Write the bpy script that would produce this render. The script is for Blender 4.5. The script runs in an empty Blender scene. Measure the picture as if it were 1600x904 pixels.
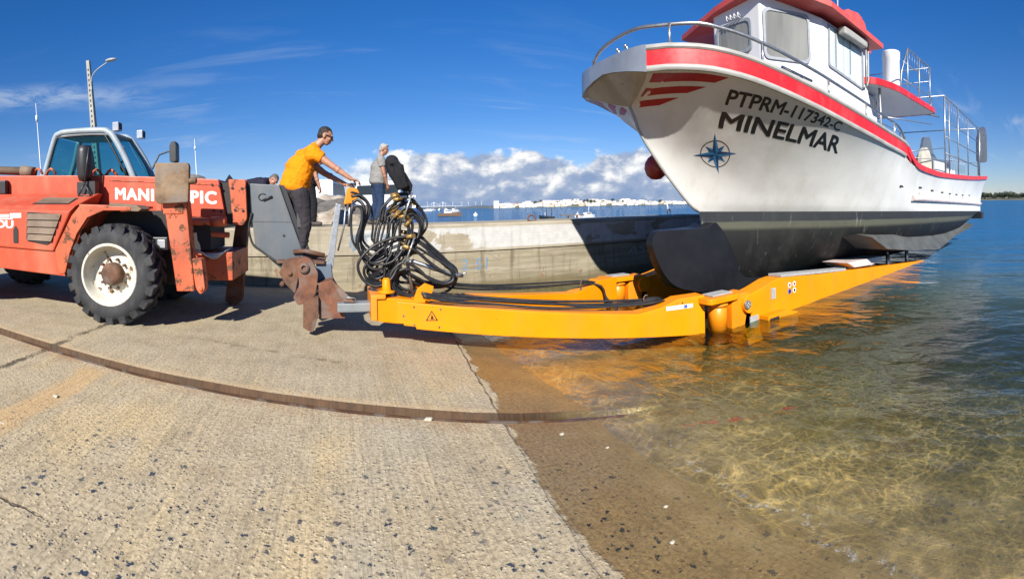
import bpy, bmesh, math, random
import numpy as np
from mathutils import Vector, Matrix, noise
from mathutils.bvhtree import BVHTree
SC = bpy.context.scene
COL = SC.collection
rnd = random.Random(7)
R = math.radians

# ------------------------------------------------------------ objects
def tag(o, label=None, cat=None, group=None, kind=None):
    if label: o['label'] = label
    if cat: o['category'] = cat
    if group: o['group'] = group
    if kind: o['kind'] = kind
    return o

def thing(name, label, cat, loc=(0, 0, 0), group=None):
    o = bpy.data.objects.new(name, None)
    o.empty_display_size = .2
    o.location = loc
    COL.objects.link(o)
    return tag(o, label, cat, group)

def root_loc(p):
    while p is not None and p.parent is not None:
        p = p.parent
    return Vector(p.location) if p is not None else Vector((0, 0, 0))

def smoothstep(a, b, x):
    t = max(0., min(1., (x - a) / (b - a)))
    return t * t * (3 - 2 * t)

class MB:
    """collects shapes given in world metres; build() links them as one mesh object"""
    def __init__(s):
        s.bm = bmesh.new()
    def faces(s, vs, fs, mi=0):
        v = [s.bm.verts.new(p) for p in vs]
        for f in fs:
            try:
                q = s.bm.faces.new([v[i] for i in f]); q.material_index = mi
            except ValueError:
                pass
        return v
    def box(s, a, b, M=None, mi=0):
        (x0, y0, z0), (x1, y1, z1) = a, b
        vs = [Vector(p) for p in ((x0, y0, z0), (x1, y0, z0), (x1, y1, z0), (x0, y1, z0), (x0, y0, z1), (x1, y0, z1), (x1, y1, z1), (x0, y1, z1))]
        if M is not None: vs = [M @ p for p in vs]
        s.faces(vs, [(0, 3, 2, 1), (4, 5, 6, 7), (0, 1, 5, 4), (1, 2, 6, 5), (2, 3, 7, 6), (3, 0, 4, 7)], mi)
        return s
    def prism(s, poly, y0, y1, axis='Y', mi=0, M=None):
        """outline (a,b) extruded along an axis"""
        n = len(poly)
        def P(a, b, c):
            q = {'Y': (a, c, b), 'X': (c, a, b), 'Z': (a, b, c)}[axis]
            return M @ Vector(q) if M is not None else Vector(q)
        vs = [P(a, b, y0) for a, b in poly] + [P(a, b, y1) for a, b in poly]
        fs = [tuple(range(n)), tuple(range(2 * n - 1, n - 1, -1))]
        for i in range(n):
            j = (i + 1) % n
            fs.append((i, i + n, j + n, j))
        s.faces(vs, fs, mi)
        return s
    def tube(s, pts, r, seg=8, cap=True, mi=0, closed=False):
        pts = [Vector(p) for p in pts]
        n = len(pts)
        rs = r if isinstance(r, (list, tuple)) else [r] * n
        prev = None; rings = []
        for i, p in enumerate(pts):
            if closed: t = pts[(i + 1) % n] - pts[i - 1]
            else: t = pts[min(i + 1, n - 1)] - pts[max(i - 1, 0)]
            if t.length < 1e-9: t = Vector((0, 0, 1))
            t.normalize()
            if prev is None:
                a = Vector((0, 0, 1)) if abs(t.z) < .9 else Vector((1, 0, 0))
                u = t.cross(a).normalized()
            else:
                u = prev - t * prev.dot(t)
                if u.length < 1e-6: u = t.orthogonal()
                u.normalize()
            prev = u; w = t.cross(u)
            rings.append([s.bm.verts.new(p + (u * math.cos(2 * math.pi * k / seg) + w * math.sin(2 * math.pi * k / seg)) * rs[i]) for k in range(seg)])
        m = n if closed else n - 1
        for i in range(m):
            A, B = rings[i], rings[(i + 1) % n]
            for k in range(seg):
                f = s.bm.faces.new((A[k], A[(k + 1) % seg], B[(k + 1) % seg], B[k])); f.smooth = True; f.material_index = mi
        if cap and not closed:
            for rg in (rings[0][::-1], rings[-1]):
                f = s.bm.faces.new(rg); f.material_index = mi
        return s
    def lathe(s, prof, c=(0, 0, 0), axis='Z', seg=24, mi=0, smooth=True):
        """profile (radius, height) turned about an axis through c"""
        c = Vector(c); rings = []
        def P(r, h, a):
            x, y = r * math.cos(a), r * math.sin(a)
            return c + Vector({'Z': (x, y, h), 'Y': (x, h, y), 'X': (h, x, y)}[axis])
        for r, h in prof:
            if r < 1e-6: rings.append([s.bm.verts.new(P(0, h, 0))])
            else: rings.append([s.bm.verts.new(P(r, h, 2 * math.pi * k / seg)) for k in range(seg)])
        for A, B in zip(rings, rings[1:]):
            for k in range(seg):
                q = [A[k % len(A)], A[(k + 1) % len(A)], B[(k + 1) % len(B)], B[k % len(B)]]
                q = list(dict.fromkeys(q))
                if len(q) > 2:
                    try:
                        f = s.bm.faces.new(q); f.smooth = smooth; f.material_index = mi
                    except ValueError: pass
        return s
    def cyl(s, a, b, r, seg=16, mi=0):
        return s.tube([a, b], r, seg, True, mi)
    def ball(s, c, r, sub=3, sc=(1, 1, 1), mi=0):
        M = Matrix.Translation(c) @ Matrix.Diagonal((r * sc[0], r * sc[1], r * sc[2], 1))
        g = bmesh.ops.create_icosphere(s.bm, subdivisions=sub, radius=1, matrix=M)
        for v in g['verts']:
            for f in v.link_faces: f.smooth = True; f.material_index = mi
        return s
    def bevel(s, w, seg=2, ang=35):
        bmesh.ops.remove_doubles(s.bm, verts=s.bm.verts, dist=1e-5)
        bmesh.ops.recalc_face_normals(s.bm, faces=s.bm.faces)
        es = [e for e in s.bm.edges if len(e.link_faces) == 2 and e.calc_face_angle(0) > R(ang)]
        if es: bmesh.ops.bevel(s.bm, geom=es, offset=w, segments=seg, profile=.6, affect='EDGES', clamp_overlap=True)
        return s
    def build(s, name, mat, parent=None, bevel=0, smooth=None, seg=2, label=None, xf=None, recalc=True):
        if bevel: s.bevel(bevel, seg)
        if recalc: bmesh.ops.recalc_face_normals(s.bm, faces=s.bm.faces)
        if smooth is not None:
            for f in s.bm.faces: f.smooth = True
            for e in s.bm.edges:
                if len(e.link_faces) == 2 and e.calc_face_angle(0) > R(smooth): e.smooth = False
        if xf is not None: bmesh.ops.transform(s.bm, matrix=xf, verts=s.bm.verts)
        off = root_loc(parent)
        if off.length: bmesh.ops.translate(s.bm, vec=-off, verts=s.bm.verts)
        me = bpy.data.meshes.new(name); s.bm.to_mesh(me); s.bm.free()
        for m in (mat if isinstance(mat, (list, tuple)) else [mat]): me.materials.append(m)
        o = bpy.data.objects.new(name, me); COL.objects.link(o)
        if parent is not None: o.parent = parent
        if label: o['label'] = label
        return o

def base_at(o, loc):
    """moves a one-mesh thing's origin to its base"""
    loc = Vector(loc); o.data.transform(Matrix.Translation(-loc)); o.location = loc
    return o

def spline(pts, n=12, closed=False):
    """Catmull-Rom through points"""
    P = [Vector(p) for p in pts]; out = []; m = len(P)
    rng = range(m) if closed else range(m - 1)
    for i in rng:
        p0 = P[(i - 1) % m] if closed or i > 0 else P[0] * 2 - P[1]
        p1, p2 = P[i], P[(i + 1) % m]
        p3 = P[(i + 2) % m] if closed or i + 2 < m else P[-1] * 2 - P[-2]
        for k in range(n):
            t = k / n
            out.append(.5 * ((2 * p1) + (p2 - p0) * t + (2 * p0 - 5 * p1 + 4 * p2 - p3) * t * t + (3 * p1 - p0 - 3 * p2 + p3) * t ** 3))
    if not closed: out.append(P[-1])
    return out

def roundpoly(poly, r, n=4):
    """rounds the corners of a 2-D outline"""
    out = []; m = len(poly)
    for i in range(m):
        p = Vector(poly[i]); a = Vector(poly[i - 1]) - p; b = Vector(poly[(i + 1) % m]) - p
        rr = r[i] if isinstance(r, (list, tuple)) else r
        k = min(rr, a.length * .45, b.length * .45)
        if k < 1e-4: out.append(tuple(p)); continue
        A = p + a.normalized() * k; B = p + b.normalized() * k
        for j in range(n + 1):
            t = j / n
            out.append(tuple(A * (1 - t) ** 2 + p * 2 * t * (1 - t) + B * t * t))
    return out

def interp(tab, x):
    if x <= tab[0][0]: return tab[0][1]
    for (a, fa), (b, fb) in zip(tab, tab[1:]):
        if x <= b: return fa + (fb - fa) * (x - a) / (b - a)
    return tab[-1][1]

def sinterp(tab, x):
    """smooth (monotone-ish Hermite) table look-up"""
    xs = [t[0] for t in tab]; ys = [t[1] for t in tab]; n = len(xs)
    if x <= xs[0]: return ys[0]
    if x >= xs[-1]: return ys[-1]
    d = [(ys[i + 1] - ys[i]) / (xs[i + 1] - xs[i]) for i in range(n - 1)]
    m = [d[0]] + [0 if d[i - 1] * d[i] <= 0 else 2 * d[i - 1] * d[i] / (d[i - 1] + d[i]) for i in range(1, n - 1)] + [d[-1]]
    for i in range(n - 1):
        if x <= xs[i + 1]:
            h = xs[i + 1] - xs[i]; t = (x - xs[i]) / h
            return (ys[i] * (1 + 2 * t) * (1 - t) ** 2 + m[i] * h * t * (1 - t) ** 2 + ys[i + 1] * t * t * (3 - 2 * t) - m[i + 1] * h * t * t * (1 - t))

# ------------------------------------------------------------ materials
class NT:
    def __init__(s, name):
        s.m = bpy.data.materials.new(name); s.m.use_nodes = True
        s.t = s.m.node_tree; s.b = s.t.nodes['Principled BSDF']; s.out = s.t.nodes['Material Output']
        s.tc = s.n('ShaderNodeTexCoord')
    def n(s, typ, **kw):
        q = s.t.nodes.new(typ)
        for k, v in kw.items(): setattr(q, k, v)
        return q
    def l(s, a, b): s.t.links.new(a, b)
    def inp(s, node, name, v):
        i = node.inputs[name]
        if hasattr(v, 'is_output'): s.l(v, i)
        else: i.default_value = v
    def mapping(s, scale=(1, 1, 1), rot=(0, 0, 0), loc=(0, 0, 0), src=None):
        q = s.n('ShaderNodeMapping'); q.inputs['Scale'].default_value = scale; q.inputs['Rotation'].default_value = rot; q.inputs['Location'].default_value = loc
        s.l(src if src is not None else s.tc.outputs['Object'], q.inputs['Vector']); return q.outputs[0]
    def noise(s, scale, detail=3, rough=.55, vec=None, dist=0, out='Fac', dim='3D'):
        q = s.n('ShaderNodeTexNoise'); q.inputs['Scale'].default_value = scale; q.inputs['Detail'].default_value = detail
        q.inputs['Roughness'].default_value = rough; q.inputs['Distortion'].default_value = dist
        s.l(vec if vec is not None else s.tc.outputs['Object'], q.inputs['Vector']); return q.outputs[out]
    def voro(s, scale, vec=None, feat='F1', out='Distance', rand=1):
        q = s.n('ShaderNodeTexVoronoi'); q.feature = feat; q.inputs['Scale'].default_value = scale; q.inputs['Randomness'].default_value = rand
        s.l(vec if vec is not None else s.tc.outputs['Object'], q.inputs['Vector']); return q.outputs[out]
    def ramp(s, fac, stops, interp='LINEAR'):
        q = s.n('ShaderNodeValToRGB'); e = q.color_ramp; e.interpolation = interp
        while len(e.elements) < len(stops): e.elements.new(.5)
        for k, (p, c) in zip(e.elements, stops):
            k.position = p; k.color = c if len(c) == 4 else (*c, 1)
        s.l(fac, q.inputs[0]); return q.outputs[0]
    def step(s, fac, a, b):
        q = s.n('ShaderNodeMapRange'); q.inputs[1].default_value = a; q.inputs[2].default_value = b; q.interpolation_type = 'SMOOTHSTEP'
        s.l(fac, q.inputs[0]); return q.outputs[0]
    def math(s, op, a, b=None, c=None):
        q = s.n('ShaderNodeMath', operation=op)
        for i, v in enumerate((a, b, c)):
            if v is None: continue
            if hasattr(v, 'is_output'): s.l(v, q.inputs[i])
            else: q.inputs[i].default_value = v
        return q.outputs[0]
    def mix(s, fac, a, b, mode='MIX'):
        q = s.n('ShaderNodeMix', data_type='RGBA', blend_type=mode)
        for i, v in ((0, fac), (6, a), (7, b)):
            if hasattr(v, 'is_output'): s.l(v, q.inputs[i])
            elif i == 0: q.inputs[0].default_value = v
            else: q.inputs[i].default_value = (*v, 1) if len(v) == 3 else v
        return q.outputs[2]
    def sep(s, vec=None):
        q = s.n('ShaderNodeSeparateXYZ'); s.l(vec if vec is not None else s.tc.outputs['Object'], q.inputs[0]); return q.outputs
    def comb(s, x, y, z):
        q = s.n('ShaderNodeCombineXYZ')
        for i, v in enumerate((x, y, z)):
            if hasattr(v, 'is_output'): s.l(v, q.inputs[i])
            else: q.inputs[i].default_value = v
        return q.outputs[0]
    def bump(s, h, strength=.3, dist=.01, normal=None):
        q = s.n('ShaderNodeBump'); q.inputs['Strength'].default_value = strength; q.inputs['Distance'].default_value = dist
        s.l(h, q.inputs['Height'])
        if normal is not None: s.l(normal, q.inputs['Normal'])
        return q.outputs[0]
    def set(s, col=None, rough=None, metal=None, normal=None, spec=None, coat=None):
        for k, v in (('Base Color', col), ('Roughness', rough), ('Metallic', metal), ('Normal', normal), ('Specular IOR Level', spec), ('Coat Weight', coat)):
            if v is None: continue
            if hasattr(v, 'is_output'): s.l(v, s.b.inputs[k])
            else: s.b.inputs[k].default_value = (*v, 1) if isinstance(v, tuple) and len(v) == 3 else v
        return s.m

RUST = (.11, .042, .02)
def paint(name, col, rough=.4, var=.12, rust=0., dirt=.0, metal=0., bump=.06, scale=3., dirtcol=(.16, .13, .1), rustscale=5., spec=.5):
    """sprayed paint with uneven fade, dust and chipped rust"""
    t = NT(name)
    n1 = t.noise(scale, 4); n2 = t.noise(scale * 9, 3)
    d = tuple(c * (1 - var * 1.6) for c in col); b = tuple(min(1, c * (1 + var) + .01 * var) for c in col)
    c = t.ramp(n1, [(.3, d), (.7, b)])
    r = t.math('ADD', t.math('MULTIPLY', n2, .25), rough - .12)
    if dirt:
        dn = t.noise(scale * 1.7, 5, .65, t.mapping((1, 1, .35)))
        c = t.mix(t.math('MULTIPLY', t.step(dn, .45, .72), dirt), c, dirtcol)
    if rust:
        rn = t.noise(rustscale, 7, .7); e = .68 - .3 * rust
        k = t.step(rn, e, e + .06)
        rc = t.ramp(t.noise(rustscale * 6, 4), [(.3, (.045, .02, .012)), (.75, (.2, .085, .038))])
        c = t.mix(k, c, rc); r = t.math('ADD', r, t.math('MULTIPLY', k, .35))
    nm = t.bump(t.noise(scale * 14, 3), bump, .01)
    return t.set(c, r, metal, nm, spec)

def rusty(name, a=(.05, .028, .02), b=(.21, .1, .055), rough=.8, scale=6):
    t = NT(name)
    c = t.ramp(t.noise(scale, 7, .68), [(.3, a), (.5, tuple((p + q) / 2 for p, q in zip(a, b))), (.75, b)])
    c = t.mix(t.math('MULTIPLY', t.step(t.noise(scale * .6, 4), .5, .62), .55), c, (.17, .15, .135))
    return t.set(c, rough, .25, t.bump(t.noise(scale * 8, 5, .7), .35, .01))

def plain(name, col, rough=.5, metal=0., var=.15, scale=12, bump=.1, spec=.5):
    t = NT(name)
    c = t.ramp(t.noise(scale, 4), [(.3, tuple(x * (1 - var) for x in col)), (.7, tuple(min(1, x * (1 + var)) for x in col))])
    return t.set(c, rough, metal, t.bump(t.noise(scale * 6, 3), bump, .005), spec)

def steel(name, col=(.5, .5, .49), rough=.3, scale=8):
    t = NT(name)
    n = t.noise(scale, 4)
    c = t.ramp(n, [(.3, tuple(x * .75 for x in col)), (.7, col)])
    return t.set(c, t.math('ADD', t.math('MULTIPLY', t.noise(scale * 3, 3), .3), rough - .12), .9, t.bump(t.noise(scale * 8, 2), .05, .003))

M = {}
M['steel'] = steel('stainless_steel')
M['galv'] = steel('galvanised_steel', (.42, .44, .46), .42, 14)
M['black_rubber'] = plain('black_rubber', (.018, .018, .019), .42, 0, .3, 20)
M['black_plastic'] = plain('black_plastic', (.02, .021, .023), .45)
M['dark_void'] = plain('dark_parts_and_hole_shade', (.018, .016, .015), .7)  # dark parts; on slots, holes and grilles the near-black paints in their shade
M['brass'] = paint('brass_fitting', (.36, .22, .07), .4, .3, 0, 0, .6)
M['rust'] = rusty('rusted_steel')
M['rust_red'] = rusty('rusted_red_steel', (.07, .028, .018), (.26, .11, .06))

# ------------------------------------------------------------ lettering
_font_cache = {}
def text_polys(txt, shear=0., bold=0., spacing=1., res=3):
    """bmesh of flat lettering with its left base at 0,0 and cap height 1"""
    cu = bpy.data.curves.new('lettering', 'FONT'); cu.body = txt; cu.size = 1; cu.shear = shear; cu.offset = bold
    cu.space_character = spacing; cu.resolution_u = res; cu.fill_mode = 'BOTH'
    o = bpy.data.objects.new('lettering', cu); COL.objects.link(o)
    dg = bpy.context.evaluated_depsgraph_get(); dg.update()
    me = bpy.data.meshes.new_from_object(o.evaluated_get(dg))
    bpy.data.objects.remove(o); bpy.data.curves.remove(cu)
    bm = bmesh.new(); bm.from_mesh(me); bpy.data.meshes.remove(me)
    xs = [v.co.x for v in bm.verts]; ys = [v.co.y for v in bm.verts]
    x0, x1, y0, y1 = min(xs), max(xs), min(ys), max(ys)
    for v in bm.verts:
        v.co.x = (v.co.x - x0) / (x1 - x0); v.co.y = (v.co.y - y0) / (y1 - y0); v.co.z = 0
    return bm   # unit square

def text_on(name, txt, fn, mat, parent, shear=0., bold=0., spacing=1., cuts=0, thick=.003, fat=0.):
    """lettering mapped by fn(u,v)->(point, normal); fat lays shifted coats over each other for a heavier face"""
    out = MB()
    cu = len(txt) * .68
    dirs = [(0, 0)] + ([(fat * math.cos(k * math.pi / 4), fat * math.sin(k * math.pi / 4)) for k in range(8)] if fat else [])
    for j, (dx, dy) in enumerate(dirs):
        bm = text_polys(txt, shear, bold, spacing)
        if cuts:
            bmesh.ops.triangulate(bm, faces=bm.faces)
            for k in range(cuts):
                es = [e for e in bm.edges if abs(e.verts[0].co.x - e.verts[1].co.x) > .5 / len(txt) / (k + 1) or e.calc_length() > .4 / (k + 1)]
                if es: bmesh.ops.subdivide_edges(bm, edges=es, cuts=1)
                bmesh.ops.triangulate(bm, faces=bm.faces)
        vm = {}
        for v in bm.verts:
            p, nrm = fn(v.co.x + dx / cu, v.co.y + dy); vm[v] = out.bm.verts.new(p + nrm * (thick + .00025 * j))
        for f in bm.faces: out.bm.faces.new([vm[v] for v in f.verts])
        bm.free()
    return out.build(name, mat, parent, recalc=False)
# ------------------------------------------------------------ camera: a phone's sweep panorama (cylindrical, 125 degrees wide)
FPX, YAW, ROLL = 735., R(21), R(1.21)
cd = bpy.data.cameras.new('camera'); cam = bpy.data.objects.new('camera', cd); COL.objects.link(cam)
cd.type = 'PANO'; cd.panorama_type = 'CENTRAL_CYLINDRICAL'
cd.central_cylindrical_range_u_min = -800 / FPX; cd.central_cylindrical_range_u_max = 800 / FPX
cd.central_cylindrical_range_v_min = -(904 - 324) / FPX; cd.central_cylindrical_range_v_max = 324 / FPX
cd.clip_start = .05; cd.clip_end = 30000
_r = Vector((math.cos(YAW), -math.sin(YAW), 0)); _u = Vector((0, 0, 1)); _f = Vector((math.sin(YAW), math.cos(YAW), 0))
_r2 = _r * math.cos(ROLL) - _u * math.sin(ROLL); _u2 = _u * math.cos(ROLL) + _r * math.sin(ROLL)
cam.matrix_world = Matrix(((_r2.x, _u2.x, -_f.x, 0), (_r2.y, _u2.y, -_f.y, 0), (_r2.z, _u2.z, -_f.z, 1.5), (0, 0, 0, 1)))
SC.camera = cam

# ------------------------------------------------------------ daylight
SUN_DIR = Vector((1.6, 3.6, -2.7)).normalized()          # the way the light travels
EL = math.asin(-SUN_DIR.z); AZ = math.atan2(-SUN_DIR.x, -SUN_DIR.y)   # compass bearing of the sun from +Y towards +X
sl = bpy.data.lights.new('sun', 'SUN'); sl.energy = 4.8; sl.angle = R(.53); sl.color = (1, .95, .87)
so = bpy.data.objects.new('sun', sl); COL.objects.link(so)
so.rotation_euler = SUN_DIR.to_track_quat('-Z', 'Y').to_euler(); so.location = (-20, -40, 30)

W = bpy.data.worlds.new('World'); SC.world = W; W.use_nodes = True
t = W.node_tree; t.nodes.clear()
def N(typ, **k):
    q = t.nodes.new(typ)
    for a, b in k.items(): setattr(q, a, b)
    return q
def LK(a, b): t.links.new(a, b)
def MA(op, a, b=None, c=None, clamp=False):
    q = N('ShaderNodeMath', operation=op, use_clamp=clamp)
    for i, v in enumerate((a, b, c)):
        if v is None: continue
        if hasattr(v, 'is_output'): LK(v, q.inputs[i])
        else: q.inputs[i].default_value = v
    return q.outputs[0]
def MR(x, a, b, c=0., d=1.):
    q = N('ShaderNodeMapRange', interpolation_type='SMOOTHSTEP'); LK(x, q.inputs[0])
    for i, v in enumerate((a, b, c, d)): q.inputs[i + 1].default_value = v
    return q.outputs[0]
sky = N('ShaderNodeTexSky', sky_type='NISHITA', sun_disc=False)
sky.sun_elevation = EL; sky.sun_rotation = AZ; sky.air_density = 1.0; sky.dust_density = .0; sky.ozone_density = 3.5
hs = N('ShaderNodeHueSaturation'); hs.inputs['Saturation'].default_value = 1.0; hs.inputs['Value'].default_value = 1.0
LK(sky.outputs[0], hs.inputs['Color'])
geo = N('ShaderNodeNewGeometry'); neg = N('ShaderNodeVectorMath', operation='SCALE'); neg.inputs['Scale'].default_value = -1
LK(geo.outputs['Incoming'], neg.inputs[0]); D = neg.outputs[0]
sp = N('ShaderNodeSeparateXYZ'); LK(D, sp.inputs[0]); dx, dy, dz = sp.outputs
# clear dry Atlantic air: deeper blue overhead, pale blue low down
tn = N('ShaderNodeValToRGB'); te = tn.color_ramp
for k in range(3): te.elements.new(.5)
for k, (p, c) in zip(te.elements, [(.0, (.43, .46, .6, 1)), (.1, (.34, .43, .6, 1)), (.2, (.22, .40, .62, 1)), (.37, (.12, .39, .69, 1)), (.7, (.1, .37, .72, 1))]): k.position = p; k.color = c
LK(dz, tn.inputs[0])
mu = N('ShaderNodeMix', data_type='RGBA', blend_type='MULTIPLY'); mu.inputs[0].default_value = 1; LK(hs.outputs[0], mu.inputs[6]); LK(tn.outputs[0], mu.inputs[7])
bg = N('ShaderNodeBackground'); bg.inputs[1].default_value = .1; LK(mu.outputs[2], bg.inputs[0])
az = MA('ARCTAN2', MA('SUBTRACT', MA('MULTIPLY', dx, _r.x), MA('MULTIPLY', dy, -_r.y)), MA('ADD', MA('MULTIPLY', dx, _f.x), MA('MULTIPLY', dy, _f.y)))   # bearing measured from the middle of the bay
def NZ(vec, scale, detail, rough=.55, dist=0.):
    q = N('ShaderNodeTexNoise'); q.inputs['Scale'].default_value = scale; q.inputs['Detail'].default_value = detail
    q.inputs['Roughness'].default_value = rough; q.inputs['Distortion'].default_value = dist; LK(vec, q.inputs['Vector']); return q.outputs[0]
def VEC(x, y, z):
    q = N('ShaderNodeCombineXYZ')
    for i, v in enumerate((x, y, z)):
        if hasattr(v, 'is_output'): LK(v, q.inputs[i])
        else: q.inputs[i].default_value = v
    return q.outputs[0]
# cumulus bank low over the bay
cv = VEC(az, MA('MULTIPLY', dz, 1.5), .37)
n1 = NZ(cv, 9, 9, .58, .1)
cv2 = VEC(MA('ADD', az, .012), MA('MULTIPLY', MA('SUBTRACT', dz, .018), 1.5), .37)
n2 = NZ(cv2, 9, 5, .55, .1)
bank = MA('MULTIPLY', MR(az, -.5, -.22), MR(az, .62, .3))
top = MA('ADD', MA('MULTIPLY', bank, .095), .03)
top = MA('ADD', top, MA('MULTIPLY', MA('SUBTRACT', NZ(VEC(az, 0, 1.7), 6, 2), .5), .075))
hgt = MA('SUBTRACT', top, dz)
dens = MA('ADD', MA('MULTIPLY', hgt, 13), MA('MULTIPLY', MA('SUBTRACT', n1, .5), 2.4))
cm = MR(dens, .02, .3)
cm = MA('MULTIPLY', cm, MA('ADD', MA('MULTIPLY', bank, .66), .34))
shade = MA('ADD', MA('MULTIPLY', MA('SUBTRACT', n1, n2), 3.2), MA('ADD', MA('MULTIPLY', dz, 5.2), .06))
cr = N('ShaderNodeValToRGB'); e = cr.color_ramp
for k in range(2): e.elements.new(.5)
for k, (p, c) in zip(e.elements, [(.0, (.3, .42, .66, 1)), (.35, (.42, .52, .72, 1)), (.58, (.78, .83, .92, 1)), (.78, (1.15, 1.15, 1.14, 1))]): k.position = p; k.color = c
LK(shade, cr.inputs[0])
bc = N('ShaderNodeBackground'); bc.inputs[1].default_value = .5; LK(cr.outputs[0], bc.inputs[0])
# high cirrus streaks
iz = MA('DIVIDE', 1., MA('ADD', dz, .12))
ci = VEC(MA('MULTIPLY', dx, iz), MA('MULTIPLY', dy, iz), .8)
mp = N('ShaderNodeMapping'); mp.inputs['Rotation'].default_value = (0, 0, R(-14)); mp.inputs['Scale'].default_value = (.55, 2.2, 1); LK(ci, mp.inputs[0])
c1 = NZ(mp.outputs[0], 1.7, 8, .62, .5); c2 = NZ(ci, .7, 2)
cir = MA('MULTIPLY', MA('MULTIPLY', MR(c1, .5, .78), MR(c2, .42, .7)), MA('MULTIPLY', MR(dz, .0, .1), MR(dz, .42, .2)))
# one long streak over the quay on the left
st = MA('MULTIPLY', MR(MA('ABSOLUTE', MA('SUBTRACT', MA('SUBTRACT', dz, .235), MA('MULTIPLY', NZ(VEC(az, 0, 0), 5, 2), .02))), .034, .0), MA('MULTIPLY', MR(az, -.66, -.95), MR(NZ(VEC(MA('MULTIPLY', az, 2.5), MA('MULTIPLY', dz, 9), 0), 4, 7, .65, .6), .32, .62)))
cir = MA('ADD', MA('MULTIPLY', cir, .42), MA('MULTIPLY', st, .5), clamp=True)
bi = N('ShaderNodeBackground'); bi.inputs[0].default_value = (.72, .82, .95, 1); bi.inputs[1].default_value = .5
m1 = N('ShaderNodeMixShader'); LK(cir, m1.inputs[0]); LK(bg.outputs[0], m1.inputs[1]); LK(bi.outputs[0], m1.inputs[2])
m2 = N('ShaderNodeMixShader'); LK(cm, m2.inputs[0]); LK(m1.outputs[0], m2.inputs[1]); LK(bc.outputs[0], m2.inputs[2])
wo = N('ShaderNodeOutputWorld'); LK(m2.outputs[0], wo.inputs[0])
W.cycles.sampling_method = 'MANUAL'; W.cycles.sample_map_resolution = 1024

vs = SC.view_settings
SC.display_settings.display_device = 'sRGB'
vs.view_transform = 'Standard'; vs.look = 'None'; vs.gamma = 1; vs.exposure = .85; vs.use_curve_mapping = False
SC.cycles.use_denoising = True
SC.cycles.max_bounces = 8; SC.cycles.transparent_max_bounces = 10; SC.cycles.diffuse_bounces = 3; SC.cycles.glossy_bounces = 4
SC.cycles.sample_clamp_indirect = 4; SC.cycles.caustics_reflective = False; SC.cycles.caustics_refractive = False
# ------------------------------------------------------------ slipway: X runs down the ramp into the water, Y away from the camera, water level -0.25
WZ = -.19
def zg(X):
    if X < -1: base = -.03 * X
    elif X < 1:
        # slope eases from 3 % to 11 %
        base = -.03 * X
    else: base = -.03 * X
    def S(q):   # integral of smoothstep((x+1)/2) from -1
        if q <= -1: return 0
        if q >= 1: return 1 + (q - 1)
        u = (q + 1) / 2
        return 2 * (u ** 3 - u ** 4 / 2)
    z = base - .08 * (S(X) - S(0))
    return max(z, -4.2)
def yrail(X): return 3.602 - .168 * X

xs = sorted(set([-300, -120, -60, -30, -15, -10, -8] + [round(-6 + .2 * i, 3) for i in range(80)] + [10, 10.5, 11, 12, 13, 14, 16, 18, 20, 25, 30, 37, 45, 60, 100, 300]))
ys = [-300, -100, -40, -20, -12, -8, -5] + [-3.5 + .2 * i for i in range(17)] + [-.085, -.07, -.03, .03, .055, .075, .1] + [.3 + .2 * i for i in range(20)] + [4.6, 5.0, 5.4, 6.2, 9]
def gprof(d, X):
    k = 1 - smoothstep(1.9, 2.7, X)
    if -.07 <= d <= .055: return -.065 * k
    if d >= .075: return .012 * k * (1 - smoothstep(.1, 1.2, d))
    return 0
g = MB(); grid = []
for X in xs:
    row = []
    for d in ys:
        y = yrail(max(-8, min(X, 20))) + d
        if d > 5: y = min(y, 9.05) if d < 6 else (9.05 if d < 9 else 9.06)
        jit = .006 * (noise.noise(Vector((X * 1.3, y * 1.3, 0))) + .5 * noise.noise(Vector((X * 4, y * 4, 3))))
        row.append(g.bm.verts.new((X, y, zg(X) + gprof(d, X) + jit)))
    grid.append(row)
for A, B in zip(grid, grid[1:]):
    for k in range(len(ys) - 1):
        f = g.bm.faces.new((A[k], B[k], B[k + 1], A[k + 1])); f.smooth = True
g.bm.normal_update()
for e in g.bm.edges:
    if len(e.link_faces) == 2 and e.calc_face_angle(0) > R(20): e.smooth = False

t = NT('slipway_concrete')
X, Y, Z = t.sep()
obj = t.tc.outputs['Object']
flat = t.comb(X, Y, 0.)
stre = t.comb(t.math('MULTIPLY', X, 9.), t.math('MULTIPLY', Y, .55), 0.)         # broom and tyre lines down the ramp's width
sn = t.noise(1.6, 5, .6, stre)
big = t.noise(.55, 4, .6, flat); mid = t.noise(3.2, 5, .62, flat); fine = t.noise(38, 4, .7, flat)
agg = t.voro(46, flat, out='Color'); agd = t.voro(46, flat)
c = t.ramp(big, [(.3, (.33, .28, .205)), (.5, (.4, .35, .27)), (.72, (.43, .405, .35))])
c = t.mix(.55, c, t.ramp(mid, [(.28, (.25, .205, .14)), (.5, (.4, .35, .265)), (.75, (.5, .46, .38))]))
c = t.mix(t.math('MULTIPLY', t.step(sn, .45, .66), .5), c, (.5, .43, .31))
c = t.mix(t.math('MULTIPLY', t.step(sn, .47, .3), .38), c, (.24, .215, .17))
grey = t.math('MULTIPLY', t.step(t.noise(.9, 3, .5, flat), .42, .62), t.step(X, -1.2, .6))
c = t.mix(t.math('MULTIPLY', grey, .5), c, (.42, .405, .37))
pat = t.noise(.8, 5, .65, t.comb(t.math('MULTIPLY', X, 2.2), t.math('MULTIPLY', Y, .7), 4.))
c = t.mix(t.math('MULTIPLY', t.step(pat, .5, .68), .6), c, (.56, .45, .27))
c = t.mix(t.math('MULTIPLY', t.step(pat, .46, .3), .4), c, (.3, .285, .25))
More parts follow.
